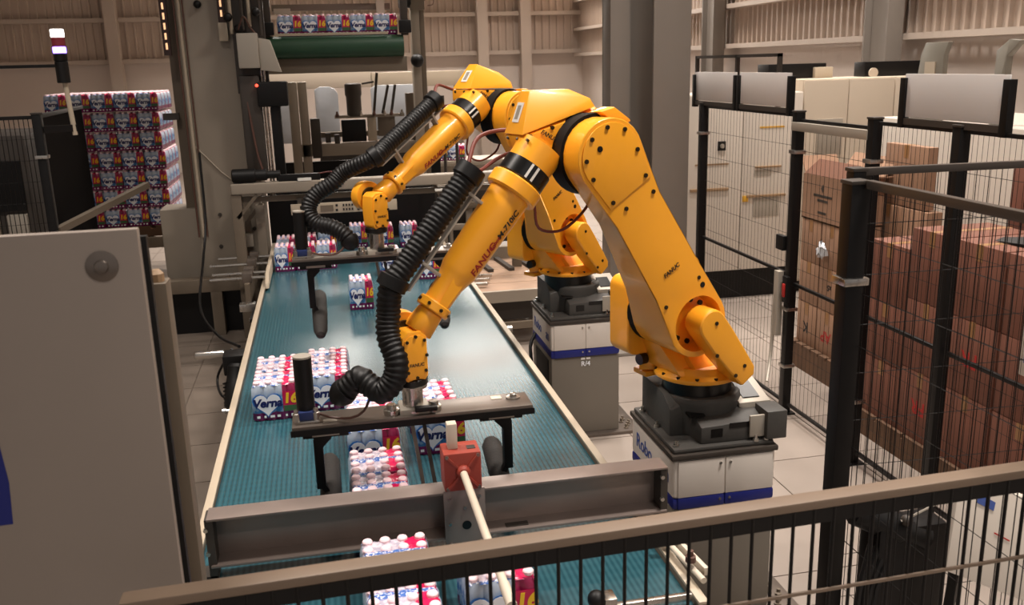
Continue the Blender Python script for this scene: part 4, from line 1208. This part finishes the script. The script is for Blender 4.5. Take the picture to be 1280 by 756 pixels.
MB().tube(spline([(-.66, 8.80, 2.3), (-.60, 8.76, 1.7), (-.56, 8.74, 1.5), (-.60, 8.76, 1.42)], .05), .010, 6).build('loose_cable', 'copper_wire', t)

# lifted green belt table
t = thing('lift_table', 'raised conveyor table with green belt nose carrying five packs', 'lift table', (.18, 9.9, 2.37))
pts = [(9.50 - .105*math.cos(R(a)), 2.605 + .105*math.sin(R(a))) for a in range(-90, 91, 15)]
poly = pts + [(10.6, 2.71), (10.6, 2.50)]
MB().prism(poly, (-.49, 0, 0), (0, 1, 0), (0, 0, 1), (1.34, 0, 0)).build('green_belt', 'green_belt', t)
MB().bx(-.50, .88, 9.50, 10.6, 2.36, 2.50).build('under_frame', 'machine_brown', t, bevel=.004)
MB().bx(-.42, .70, 9.42, 9.45, 2.712, 2.735).build('stop_bar', 'rail_cream', t)
for x in (-.44, .87):
    MB().bx(x-.035, x+.035, 9.46, 9.56, 2.70, 3.6).build('side_post', 'machine_dark', t, bevel=.004)
    MB().bx(x-.06, x+.06, 9.40, 9.46, 2.72, 2.84).build('bearing', 'black_plastic', t, bevel=.01)
MB().bx(-.40, .76, 9.75, 9.80, 2.96, 3.02).build('cross_rail', 'machine_brown', t)
MB().bx(-.40, .76, 9.72, 9.76, 3.10, 3.22).build('upper_rail', 'machine_grey', t)
MB().bx(-.38, -.22, 9.70, 9.74, 2.93, 2.98).build('name_plate', 'rail_cream', t)
MB().bx(.62, .70, 9.70, 9.74, 2.84, 3.08).build('cream_cylinder', 'rail_cream', t)
for x, a in ((-.2, 3.10), (.46, 3.08)): MB().bx(x-.14, x+.14, 9.70, 9.73, a-.02, a+.06).build('hopper_frame', 'machine_dark', t)
pack_labels = ['leftmost', 'second', 'middle', 'fourth', 'rightmost']
for k in range(5):
    pack('S', -.235 + .232*k, 9.53, 2.711, '%s pack on the raised green belt table' % ('%s of five' % pack_labels[k] if k in (0, 2, 4) else pack_labels[k] + ' from left'), 'packs on the raised green table')
t = thing('lift_mast', 'slim brown mast with black knob right of the raised green belt', 'mast', (1.16, 10.8, 0))
MB().bx(1.06, 1.15, 10.7, 10.9, 0, 4.4).build('mast', 'machine_grey', t, bevel=.004)
MB().bx(1.16, 1.21, 10.75, 10.9, 0, 4.4).build('mast_flange', 'machine_brown', t, bevel=.003)
MB().bx(1.05, 1.21, 10.64, 10.7, 3.0, 3.22).build('mast_box', 'machine_brown', t, bevel=.006)
MB().cyl((.93, 10.7, 3.10), (1.06, 10.7, 3.10), .075, n=16).build('mast_motor', 'black_metal', t)
MB().sphere((1.10, 10.64, 2.46), .075).build('black_knob', 'black_plastic', t)
MB().tube(spline([(1.21, 10.7, 3.10), (1.31, 10.7, 3.15), (1.31, 10.7, 3.06), (1.25, 10.7, 3.05)], .03), .006, 6).build('wire_loop', 'copper_wire', t)

# base beam under machine at left
t = thing('floor_beam', 'brown steel floor beam at the foot of the palletizer column', 'beam', (-1.2, 8.75, .2))
MB().bx(-1.95, -.66, 8.70, 8.85, .42, .54).build('beam', 'machine_brown', t, bevel=.004)
MB().bx(-1.95, -.70, 8.84, 8.92, 0, .42).build('dark_gap_sheet', 'black_metal', t)  # black sheet for the shade in the gap beneath the beam
for x in (-1.85, -1.08, -.72): MB().bx(x-.05, x+.05, 8.70, 8.84, 0, .42).build('leg', 'machine_brown', t)
t = thing('rail_support', 'upright grey support post by the guide rods', 'post', (-.78, 8.45, 0))
MB().bx(-.84, -.72, 8.80, 8.9, 0, 1.25).build('post', 'machine_brown', t, bevel=.004)
MB().bx(-.66, -.58, 8.72, 8.84, .7, 1.2).build('plate', 'machine_grey', t, bevel=.004)
MB().tube(spline([(-.80, 8.7, 1.2), (-.82, 8.66, .95), (-.76, 8.66, .75)], .04), .010, 6).build('red_wire', 'copper_wire', t)
MB().bx(-.82, -.70, 8.70, 8.78, .82, .94).build('terminal_box', 'bracket_grey', t, bevel=.01)
MB().bar((-.78, 8.74, 1.0), (-.60, 8.74, 1.22), .03, .03).build('strut', 'machine_brown', t)

# ================================================================== INFEED BRIDGE
t = thing('infeed_bridge', 'grey tubular bridge frame crossing above the far belt end', 'bridge frame', (.5, 8.55, .0))
MB().bx(-.84, 1.80, 8.49, 8.61, 1.33, 1.43).build('top_tube', 'machine_grey', t, bevel=.02, seg=3)
MB().bx(-.84, 1.80, 8.56, 8.61, 1.25, 1.30).build('lower_rail', 'machine_brown', t)
MB().bx(-.845, -.755, 8.505, 8.595, 0, 1.33).build('leg', 'machine_brown', t, bevel=.004)
MB().bx(1.105, 1.135, 8.505, 8.595, 0, 1.33).build('leg', 'machine_brown', t, bevel=.004)
MB().bx(1.71, 1.79, 8.505, 8.595, .50, 1.33).build('leg', 'machine_brown', t, bevel=.004)
MB().bar((1.12, 8.55, 1.10), (.98, 8.55, 1.31), .03, .03).build('gusset', 'machine_brown', t)
MB().bar((-.80, 8.52, 1.12), (-.62, 8.52, 1.32), .03, .03).build('gusset', 'machine_brown', t)
mp_ = MB().bx(-.33, .62, 8.45, 8.48, 1.13, 1.225).build('slotted_panel', 'rail_cream', t, bevel=.003)
mb = MB()
for k in range(4):
    for z in (1.15, 1.188): mb.bx(.13+.026*k, .144+.026*k, 8.445, 8.45, z, z+.020)
for x in (-.13, .065, .26, .40, .44):
    for z in (1.147, 1.190): mb.bx(x, x+.020, 8.445, 8.45, z, z+.020)
mb.build('slots', 'robot_dark', mp_)
MB().bx(-.07, .045, 8.444, 8.45, 1.148, 1.205).build('grille', 'machine_brown', mp_)
for x in (-.25, .55): MB().bx(x-.02, x+.02, 8.48, 8.58, 1.20, 1.27).build('panel_hanger', 'machine_dark', mp_)
MB().bx(.98, 1.05, 8.47, 8.49, 1.275, 1.295).build('light_plate', 'sticker', t)
MB().bx(-.58, 1.08, 9.38, 9.40, .72, 1.3).build('dark_curtain', 'black_metal', t)
MB().bx(-.58, 1.10, 9.36, 9.42, 1.28, 1.33).build('curtain_rail', 'machine_brown', t)
for x in (-.50, 1.0): MB().bar((x, 9.39, 1.31), (x, 8.58, 1.31), .03, .03).build('side_rail', 'machine_brown', t)
t = thing('rodless_motor', 'black cylindrical motor lying on the left end of the bridge tube', 'motor', (-.55, 8.55, 1.43))
MB().lathe((-.82, 8.54, 1.495), (1, 0, 0), [(0, .05), (.01, .062), (.2, .062), (.21, .05), (.3, .05), (.31, .035), (.42, .035)], 16).build('motor_body', 'black_plastic', t)
MB().bx(-.80, -.64, 8.51, 8.57, 1.43, 1.45).build('motor_foot', 'black_metal', t)
MB().bx(-.42, -.05, 8.51, 8.57, 1.43, 1.49).build('linear_slide', 'black_metal', t, bevel=.006)
MB().bx(-.25, -.13, 8.49, 8.51, 1.43, 1.455).build('white_tag', 'sticker', t)
MB().tube(spline([(-.1, 8.53, 1.48), (.05, 8.5, 1.50), (.12, 8.49, 1.46), (.15, 8.48, 1.38)], .03), .006, 6).build('orange_cable', 'red_hose', t)
t = thing('infeed_rollers', 'slanted cream roller bars feeding packs at the far right', 'rollers', (.95, 9.7, .7))
for k in range(3): MB().cyl((.48+.19*k, 10.5, 1.0), (.64+.19*k, 9.58, .93), .028, n=10).build('roller', 'rail_cream', t)
MB().bar((.40, 10.5, .98), (1.0, 10.5, .98), .05, .06).build('rear_bar', 'machine_brown', t)
MB().bar((.56, 9.57, .90), (1.06, 9.57, .90), .04, .05).build('front_bar', 'machine_grey', t)
for x in (.45, .95): MB().bx(x-.03, x+.03, 10.47, 10.53, 0, .96).build('leg', 'machine_brown', t)
for x in (1.02,): MB().bx(x-.03, x+.03, 9.55, 9.6, 0, .90).build('leg', 'machine_brown', t)

# ================================================================== FAR WRAPPING MACHINE
t = thing('wrapping_machine', 'grey machine frame with motors and film sheets behind the bridge', 'machine', (.4, 11.2, 0))
for x in (-.30, -.19): MB().bx(x-.05, x+.05, 10.95, 11.1, 0, 2.26).build('upright', 'machine_grey', t, bevel=.006)
MB().bx(-.13, -.02, 10.93, 11.06, 1.40, 1.85).build('upright_bracket', 'machine_dark', t, bevel=.006)
MB().bx(-.25, 1.35, 10.95, 11.05, 1.42, 1.56).build('cross_beam', 'machine_grey', t, bevel=.004)
MB().bx(-.05, 1.35, 11.1, 11.18, 1.62, 1.68).build('rail', 'machine_brown', t, bevel=.004)
MB().bx(-.05, 1.35, 11.5, 11.55, 1.2, 1.42).build('dark_back', 'machine_dark', t)
MB().bx(-.5, 1.35, 10.98, 11.02, .9, 1.36).build('skirt', 'black_metal', t)
MB().lathe((.38, 11.0, 1.86), (0, 0, 1), [(0, .07), (.02, .085), (.22, .085), (.24, .095), (.36, .095), (.37, .08)], 18).build('motor', 'machine_dark', t)
MB().bx(.22, .50, 10.96, 11.06, 1.57, 1.82).build('gear_block', 'black_metal', t, bevel=.01)
MB().bx(.52, .62, 10.96, 11.06, 1.57, 1.86).build('cream_block', 'rail_cream', t, bevel=.008)
MB().bx(.64, .84, 10.98, 11.06, 1.62, 1.86).build('valve_bank', 'machine_brown', t, bevel=.008)
MB().bx(.15, .95, 10.96, 11.0, 1.84, 1.875).build('shaft_rail', 'machine_grey', t)
for k, x in enumerate((.18, .45, .6, .72, .80, .92)):
    MB().lathe((x, 10.94, 1.86), (0, 0, 1), [(0, .02), (.02, .022), (.04, .012), (.06, .012)], 8).build('fitting', 'steel' if k % 2 else 'copper_wire', t)
for x0, x1 in ((.60, .66), (.70, .78), (.80, .86)): MB().bar((x0, 10.96, 1.88), (x1, 10.96, 2.20 if x0 > .65 else 2.34), .03, .03, up=(0, 1, 0)).build('lever', 'machine_dark', t)
MB().bar((.48, 10.96, 2.22), (.62, 10.96, 2.24), .02, .02).build('lever_arm', 'machine_dark', t)
for x, z in ((.06, 1.62), (.16, 1.60), (.95, 1.62), (1.1, 1.62), (1.2, 1.7)): MB().bx(x-.03, x+.03, 10.95, 11.02, z-.05, z+.06).build('bracket', 'machine_dark', t, bevel=.006)
MB().bx(.98, 1.10, 11.0, 11.1, 1.56, 2.1).build('rear_upright', 'machine_brown', t)
for x in (1.25, 1.45, 1.6): MB().cyl((x, 11.3, .6), (x, 11.3, 2.05), .02, n=8).build('vertical_rod', 'machine_dark', t)
MB().bx(-.15, 1.0, 11.6, 11.65, .0, .9).build('base', 'machine_dark', t)
for x0, x1, lab in ((-.52, -.28, 'pale film sheet panel left of the grey upright'), (-.06, .22, 'domed pale film panel right of the grey upright'), (.62, 1.30, 'pale film panel behind the levers and mast')):
    mb = MB().prism([(x0, 1.52), (x1, 1.52), (x1, 2.10), (x1-.04, 2.16), (x1-.10, 2.185), (x0+.06, 2.185), (x0, 2.15)], (0, 11.75, 0), (1, 0, 0), (0, 0, 1), (0, .03, 0))
    fp = thing('film_panel', lab, 'film panel', ((x0+x1)/2, 11.76, 0), group='pale film panels behind the machine')
    mb.build('sheet', 'clear_wrap', fp, bevel=.008)
    for xx in (x0+.03, x1-.03): MB().bx(xx-.015, xx+.015, 11.755, 11.775, 0, 1.52).build('leg', 'machine_brown', fp)
t = thing('light_bar', 'long beige cover bar behind the machine under the green belt', 'cover', (.7, 13, 2.1))
MB().bx(-.75, .70, 13.0, 13.2, 2.14, 2.36).build('left_section', 'cabinet_beige', t, bevel=.01)
MB().bx(.71, 2.02, 13.0, 13.2, 2.13, 2.33).build('right_section', 'rail_cream', t, bevel=.01)
for x in (-.6, 1.9): MB().bx(x-.05, x+.05, 13.05, 13.15, 0, 2.14).build('leg', 'machine_brown', t)
# packs waiting on a far cross conveyor
t = thing('cross_conveyor', 'far grey cross conveyor behind the far robot forearm', 'conveyor', (1.7, 12.2, 0))
MB().bx(1.05, 2.6, 11.9, 12.5, 1.14, 1.20).build('bed', 'machine_grey', t, bevel=.004)
MB().bx(1.05, 2.6, 11.88, 11.92, 1.0, 1.14).build('side_rail', 'machine_brown', t)
for x in (1.15, 2.5):
    for y in (11.95, 12.45): MB().bx(x-.04, x+.04, y-.04, y+.04, 0, 1.0).build('leg', 'machine_brown', t)
pack('S', 1.44, 11.93, 1.20, 'left pack on far cross conveyor behind far robot forearm', 'packs on the far cross conveyor', .3)
pack('S', 1.70, 11.93, 1.20, 'right pack on far cross conveyor, nearer the far elbow', 'packs on the far cross conveyor', -.2)
pack('S', 1.56, 12.2, 1.20, 'rear pack on far cross conveyor behind the two others', 'packs on the far cross conveyor', .1)

# ================================================================== DECK BEHIND FAR PEDESTAL
t = thing('plank_deck', 'low worn plank deck beside the belt behind the far pedestal', 'deck', (1.7, 8.5, 0))
for k in range(5):
    y0 = 7.62 + k*.285
    MB().bx(1.16, 2.28, y0, y0+.275, .47, .50).build('plank', 'deck_wood', t, bevel=.004)
MB().bx(1.16, 2.28, 7.58, 7.62, .40, .50).build('front_beam', 'machine_grey', t)
MB().bx(1.16, 2.28, 7.66, 7.70, .22, .38).build('lower_beam', 'machine_dark', t)
MB().bx(1.16, 2.28, 7.56, 7.60, .16, .22).build('foot_beam', 'machine_brown', t)
for x in (1.2, 2.2):
    for y in (7.76, 8.95): MB().bx(x-.04, x+.04, y-.04, y+.04, 0, .47).build('leg', 'machine_dark', t)
t = thing('roller_bed', 'dark roller bed standing on the plank deck', 'roller bed', (1.7, 9.0, .5))
for k in range(5):
    MB().bar((1.26+.2*k, 8.35, .515), (1.21+.2*k, 8.9, .515), .05, .03).build('slat', 'machine_dark', t)
for k in range(3): MB().bx(1.12, 1.32+.05*k, 7.75+.16*k, 7.79+.16*k, .52, .545).build('steel_rod', 'steel', t)
MB().bx(1.14, 2.2, 8.94, 9.02, .50, .62).build('rear_beam', 'machine_grey', t)
t = thing('transfer_stand', 'cluttered grey side frame with steel brackets right of the far belt', 'frame', (1.5, 9.6, 0))
for x, z1 in ((1.2, 1.2), (1.48, 1.15), (1.75, 1.3), (2.05, 1.35), (2.22, 1.5)):
    MB().bx(x-.035, x+.035, 9.7, 9.77, 0, z1).build('upright', 'machine_grey', t, bevel=.004)
for z in (.72, .95, 1.15): MB().bx(1.1, 2.3, 9.66, 9.72, z-.03, z+.03).build('rail', 'machine_grey' if z != .95 else 'machine_brown', t, bevel=.004)
for k in range(9):
    x = 1.15 + .13*k; MB().bx(x-.04, x+.04, 9.58, 9.66, .70 + .2*(k % 3), .80 + .2*(k % 3)).build('bracket', ('rail_cream', 'machine_dark', 'steel')[k % 3], t, bevel=.008)
MB().bx(1.1, 2.3, 9.85, 9.9, .5, 1.1).build('back_plate', 'machine_dark', t)

# ================================================================== CABINETS BEHIND FENCE
t = thing('electrical_cabinet', 'tall white two door electrical cabinet behind the wire fence', 'cabinet', (3.95, 8.8, 0))
MB().bx(3.30, 4.68, 8.55, 9.15, .30, 2.06).build('body', 'cabinet_white', t, bevel=.006)
MB().bx(3.32, 4.66, 8.60, 9.1, 0, .30).build('plinth', 'black_metal', t)
for x0, x1, nm in ((3.31, 4.04, 'l'), (4.05, 4.67, 'r')):
    d = MB().bx(x0, x1, 8.525, 8.55, .31, 2.05).build('door', 'cabinet_white', t, bevel=.004)
    if nm == 'l':
        MB().bx(3.78, 3.86, 8.505, 8.525, 1.52, 1.61).build('switch_plate', 'robot_dark', d, bevel=.003)
        MB().cyl((3.82, 8.505, 1.565), (3.82, 8.49, 1.565), .022, n=12).build('rotary_knob', 'bracket_grey', d)
        MB().bx(3.50, 3.90, 8.50, 8.524, 1.125, 1.155).build('reflection_bar', 'tan_bar', d, bevel=.004)  # tan bar stands in for the fence's reflection in the door
        MB().bx(3.55, 3.90, 8.515, 8.524, 1.38, 1.395).build('trim_strip', 'tan_bar', d)
    else:
        MB().bx(4.06, 4.12, 8.51, 8.525, 1.00, 1.06).build('hinge_tag', 'yellow_tag', d, bevel=.003)
        MB().bx(4.10, 4.52, 8.50, 8.524, 1.04, 1.065).build('reflection_bar', 'tan_bar', d, bevel=.004)  # fence reflection drawn as a tan bar, as is the one above it
        MB().bx(4.18, 4.46, 8.518, 8.5245, .84, 1.03).build('document_pocket', 'bracket_grey', d, bevel=.003)
        MB().bx(4.18, 4.46, 8.50, 8.524, 1.33, 1.35).build('reflection_bar', 'tan_bar', d, bevel=.004)
        MB().bx(4.18, 4.36, 8.518, 8.5245, 1.25, 1.31).build('label_plate', 'bracket_grey', d)
        MB().bx(4.22, 4.48, 8.518, 8.5245, 1.72, 1.735).build('trim_strip', 'yellow_tag', d)
t = thing('beige_cabinet', 'wide beige electrical cabinet right of the white one', 'cabinet', (5.4, 8.9, 0))
MB().bx(4.70, 6.2, 8.60, 9.3, .12, 2.17).build('body', 'cabinet_beige', t, bevel=.006)
MB().bx(4.72, 6.18, 8.65, 9.25, 0, .12).build('plinth', 'black_metal', t)
for x0, x1 in ((4.71, 5.19), (5.20, 5.70), (5.71, 6.19)): MB().bx(x0, x1, 8.58, 8.60, .14, 2.16).build('door', 'cabinet_beige', t, bevel=.004)
MB().bx(4.86, 5.14, 8.565, 8.58, 1.42, 1.78).build('vent_panel', 'bracket_grey', t, bevel=.003)
MB().bx(4.98, 5.10, 8.555, 8.565, 1.30, 1.40).build('display', 'robot_dark', t)
MB().bx(4.84, 5.14, 8.565, 8.58, 1.02, 1.24).build('terminal_panel', 'bracket_grey', t, bevel=.003)
t = thing('duct_box', 'dark duct box lying on top of the cabinets', 'duct', (5.0, 9.2, 2.2))
MB().bx(4.55, 5.20, 9.05, 9.30, 2.172, 2.32).build('duct', 'black_metal', t, bevel=.006)
MB().bx(5.05, 5.25, 9.0, 9.1, 2.172, 2.28).build('cream_box', 'rail_cream', t, bevel=.006)
t = thing('duct_box', 'dark slotted duct behind the large right fence panel', 'duct', (5.9, 8.9, 2.172))
MB().bx(5.55, 6.2, 8.9, 9.1, 2.172, 2.32).build('duct', 'black_metal', t, bevel=.006)
MB().lathe((5.62, 8.86, 2.21), (0, -1, 0), [(0, .05), (.02, .05)], 14).build('eye_plate', 'cabinet_beige', t)
# machine at right beyond the fence with bent sheet hoods
t = thing('sheet_hood', 'bent grey green sheet hood standing behind the large light fence panel', 'hood', (4.5, 6.3, 2.0))
MB().prism([(6.55, 1.9), (6.20, 1.9), (6.20, 2.38), (6.16, 2.47), (6.42, 2.47), (6.47, 2.38)], (4.5, 0, 0), (0, 1, 0), (0, 0, 1), (.04, 0, 0)).build('sheet', 'greygreen', t, bevel=.004)
MB().bx(4.49, 4.50, 6.28, 6.40, 2.05, 2.33).build('pale_plate', 'rail_cream', t)
t = thing('sheet_hood', 'narrow bent sheet hood at right above the light fence panel', 'hood', (4.5, 5.6, 2.0))
MB().prism([(5.66, 1.9), (5.56, 1.9), (5.55, 2.36), (5.44, 2.46), (5.54, 2.47), (5.65, 2.40)], (4.5, 0, 0), (0, 1, 0), (0, 0, 1), (.05, 0, 0)).build('sheet', 'greygreen', t, bevel=.004)
t = thing('low_machine', 'white machine body seen through the right wire fence', 'machine', (4.9, 5.6, 0))
MB().bx(4.45, 5.6, 4.3, 6.9, .1, 1.9).build('body', 'cabinet_white', t, bevel=.01)
MB().bx(4.42, 4.45, 4.6, 5.0, 1.6, 1.86).build('vent', 'machine_brown', t)
MB().bx(4.5, 5.5, 4.4, 6.8, 0, .1).build('plinth', 'black_metal', t)

# ================================================================== CARTONS
def carton(label, x0, x1, y0, y1, z0, z1, m='cardboard', opened=False, group='cartons beyond the fence', mark=None):
    t = thing('carton', label, 'carton', ((x0+x1)/2, (y0+y1)/2, z0), group=group)
    g = .004
    if opened:
        th = .008
        for a in ((x0, x1, y0, y0+th), (x0, x1, y1-th, y1), (x0, x0+th, y0+th, y1-th), (x1-th, x1, y0+th, y1-th)):
            MB().bx(a[0], a[1], a[2], a[3], z0, z1).build('wall', m, t)
        MB().bx(x0, x1, y0, y1, z0, z0+th).build('bottom', 'cardboard_in', t)
        MB().bar((x1-th, (y0+y1)/2, z1), (x1+.10, (y0+y1)/2, z1+.14), y1-y0-.02, th, up=(0, 0, 1)).build('flap', m, t)
        MB().bar((x0+th/2, (y0+y1)/2, z1), (x0+.12, (y0+y1)/2, z1+.10), y1-y0-.02, th).build('flap', 'cardboard_in', t)
        MB().bar(((x0+x1)/2, y0+th, z1), ((x0+x1)/2, y0-.10, z1+.03), x1-x0-.02, th).build('flap', m, t)
        MB().bar(((x0+x1)/2, y1-th, z1), ((x0+x1)/2, y1+.08, z1+.12), x1-x0-.02, th).build('flap', m, t)
    else:
        MB().bx(x0+g, x1-g, y0+g, y1-g, z0, z1-g/2).build('body', m, t, bevel=.005)
        ym = (y0+y1)/2
        MB().bx(x0+g-.0008, x1-g+.0008, ym-.025, ym+.025, z1-g, z1-g+.003).build('tape', 'tape', t)
        MB().bx(x0+g-.0012, x0+g, ym-.025, ym+.025, z1-.09, z1-g).build('tape_end', 'tape', t)
    if mark:
        for body, sz, yy, zz, rot, mm in mark:
            M = basis((x0+g-.001 if not opened else x0-.001, yy, zz), (0, -1 if not rot else 1, 0), (0, 0, 1 if not rot else -1))
            MB().mesh(text(body, sz, 0, .002), M).build('print_mark', mm, t, smooth=False)
    return t
def pallet(label, x0, x1, y0, y1, z1):
    t = thing('wooden_pallet', label, 'pallet', ((x0+x1)/2, (y0+y1)/2, 0))
    n = 6; w_ = (y1-y0)/n
    for k in range(n): MB().bx(x0, x1, y0+k*w_+.01, y0+(k+1)*w_-.01, z1-.025, z1).build('deck_board', 'pallet_wood', t)
    for x in (x0, (x0+x1)/2-.05, x1-.1): MB().bx(x, x+.1, y0, y1, 0, z1-.025).build('stringer', 'pallet_wood', t)
pallet('dark pallet under the taped cartons behind the gate', 3.56, 4.20, 5.85, 6.55, .20)
h = .33
LV = ['bottom', 'middle', 'upper']
for k in range(3):
    for c, (y0, y1) in enumerate(((5.92, 6.20), (6.21, 6.50))):
        if k == 2 and c == 1 and False: continue
        mk = None
        if k == 0 and c == 1: mk = [('K', .12, 6.36, .34, True, 'print_black')]
        if k == 0 and c == 0: mk = [('AP', .12, 6.06, .34, True, 'print_red')]
        if k == 1 and c == 0: mk = [('x5', .06, 6.05, .72, True, 'print_black')]
        carton('%s brown carton, %s column of the stack behind the gate' % (LV[k], ('right', 'left')[c]), 3.6, 3.92, y0, y1, .20+h*k, .20+h*(k+1), 'cardboard', mark=mk)
oc = carton('open brown carton with raised flaps on top of the gate stack', 3.6, 3.92, 5.92, 6.50, 1.19, 1.53, opened=True)
mb = MB()
for yy, zz, wd in ((6.21, 1.385, .26), (6.21, 1.35, .15), (6.21, 1.26, .12)): mb.bx(3.5985, 3.6, yy-wd/2, yy+wd/2, zz-.009, zz+.009)
mb.prism([(6.21, 1.41), (6.24, 1.44), (6.21, 1.475), (6.195, 1.44)], (3.5985, 0, 0), (0, 1, 0), (0, 0, 1), (.001, 0, 0))
mb.build('printed_logo', 'machine_dark', oc)
carton('upright brown carton behind the open carton', 3.98, 4.06, 5.55, 6.05, 1.35, 1.78)
carton('tall brown carton supporting the upright one by the gate', 3.97, 4.10, 5.5, 6.4, .20, 1.345)
crumple = MB(); crumple.sphere((3.565, 6.12, 1.0), .06, 8, 6, (.5, 1.3, 1)); 
for i, p in enumerate(crumple.v): crumple.v[i] = p + Vector((random.uniform(-.01, .01), random.uniform(-.02, .02), random.uniform(-.02, .02)))
tag(crumple.build('crumpled_bag', 'clear_wrap', angle=10), 'crumpled clear plastic bag stuck to the carton stack side', 'plastic bag')
pallet('dark pallet under the red brown carton stack at right', 3.3, 4.35, 3.5, 5.2, .16)
names = {}
for c, (y0, y1, n) in enumerate(((3.52, 3.94, 3), (3.95, 4.34, 3), (4.35, 4.72, 3), (4.73, 5.12, 3))):
    hh = .42 if c < 3 else .375
    for k in range(n):
        carton('%s red brown carton, %s column of the stack right of the gate' % (LV[k], ('nearest', 'second nearest', 'third nearest', 'farthest')[c]), 3.32, 3.82, y0, y1, .16+hh*k, .16+hh*(k+1), 'cardboard_red', mark=([('FR', .12, (y0+y1)/2, .16+hh*(k+.5), True, 'print_red')] if (c, k) in ((1, 1), (2, 0)) else None))
for c, (y0, y1) in enumerate(((3.55, 4.1), (4.12, 4.62))):
    for k in range(4):
        carton('%s red brown carton, rear %s column behind the red stack' % (['bottom', 'second', 'third', 'top'][k], ('near', 'far')[c]), 3.86, 4.34, y0, y1, .16+.40*k, .16+.40*(k+1), 'cardboard_red')
o = MB().hull([(3.5, 3.7, 1.425), (3.7, 3.75, 1.425), (3.45, 4.2, 1.425), (3.5, 4.2, 1.44), (3.6, 4.0, 1.47), (3.5, 3.75, 1.45)]).build('black_sheet', 'black_plastic')
tag(o, 'black folded sheet lying on the red carton stack', 'sheet')
t = thing('white_device', 'white instrument box at right edge beyond the cage', 'device', (3.15, 3.5, .0))
MB().bx(3.06, 3.28, 3.30, 3.49, .95, 1.32).build('housing', 'cabinet_white', t, bevel=.01)
MB().bx(3.05, 3.06, 3.33, 3.45, 1.14, 1.20).build('screen', 'robot_dark', t)
MB().bx(3.05, 3.06, 3.33, 3.45, 1.02, 1.06).build('blue_strip', 'blue_print', t)
MB().bx(3.14, 3.20, 3.37, 3.42, 0, .95).build('stand', 'machine_dark', t)
# lower right: leaning white board with blue mark, black pump
t = thing('white_board', 'white board with small blue mark leaning in the lower right cage', 'board', (2.2, 2.35, 0))
c0 = Vector((1.84, 2.30, .80)); ux = Vector((.42, -.10, -.10)); uz = Vector((.06, .05, .30))
MB().prism([(0, 0), (1, -.25), (1.02, .80), (.0, 1.0)], c0, ux, uz, Vector((.01, .03, 0))).build('sheet', 'cabinet_white', t, bevel=.002)
nrm = ux.cross(uz).normalized()
if nrm.y > 0: nrm = -nrm
MB().prism([(.14, .76), (.27, .71), (.275, .80), (.145, .85)], c0 + nrm*.0015, ux, uz, nrm*.001).build('blue_mark', 'blue_print', t)
MB().prism([(.30, .48), (.42, .43), (.42, .445), (.30, .495)], c0 + nrm*.0015, ux, uz, nrm*.001).build('red_line', 'print_red', t)
MB().prism([(.62, .02), (.95, -.08), (.95, -.02), (.62, .08)], c0 + nrm*.0015, ux, uz, nrm*.001).build('printed_bar', 'machine_dark', t)
MB().bar((1.90, 2.40, .0), (1.93, 2.36, .85), .03, .03).build('prop', 'black_metal', t)
MB().bar((2.2, 2.36, .0), (2.2, 2.30, .75), .03, .03).build('prop', 'black_metal', t)
t = thing('pump_unit', 'black pump unit with cables in the lower right cage', 'pump', (1.82, 2.5, 0))
MB().lathe((1.64, 2.56, .92), (1, -.25, -.45), [(0, .02), (.03, .05), (.20, .055), (.22, .04), (.30, .04)], 14).build('pump_body', 'black_plastic', t)
MB().bx(1.72, 1.98, 2.48, 2.60, .50, .86).build('housing', 'black_metal', t, bevel=.02)
MB().bx(1.70, 2.0, 2.46, 2.60, 0, .50).build('base', 'black_metal', t, bevel=.01)
MB().sphere((1.80, 2.46, .90), .02).build('valve', 'machine_dark', t)
for k in range(4):
    MB().tube(spline([(1.70+.03*k, 2.50, .80), (1.64+.02*k, 2.46, .6), (1.66+.03*k, 2.44, .35), (1.62+.02*k, 2.47, .05)], .05), .011, 6).build('cable', 'black_plastic', t)
MB().tube(spline([(1.78, 2.46, .9), (1.95, 2.40, 1.0), (2.15, 2.3, 1.02), (2.4, 2.25, 1.0)], .05), .004, 6).build('thin_wire', 'bracket_grey', t)
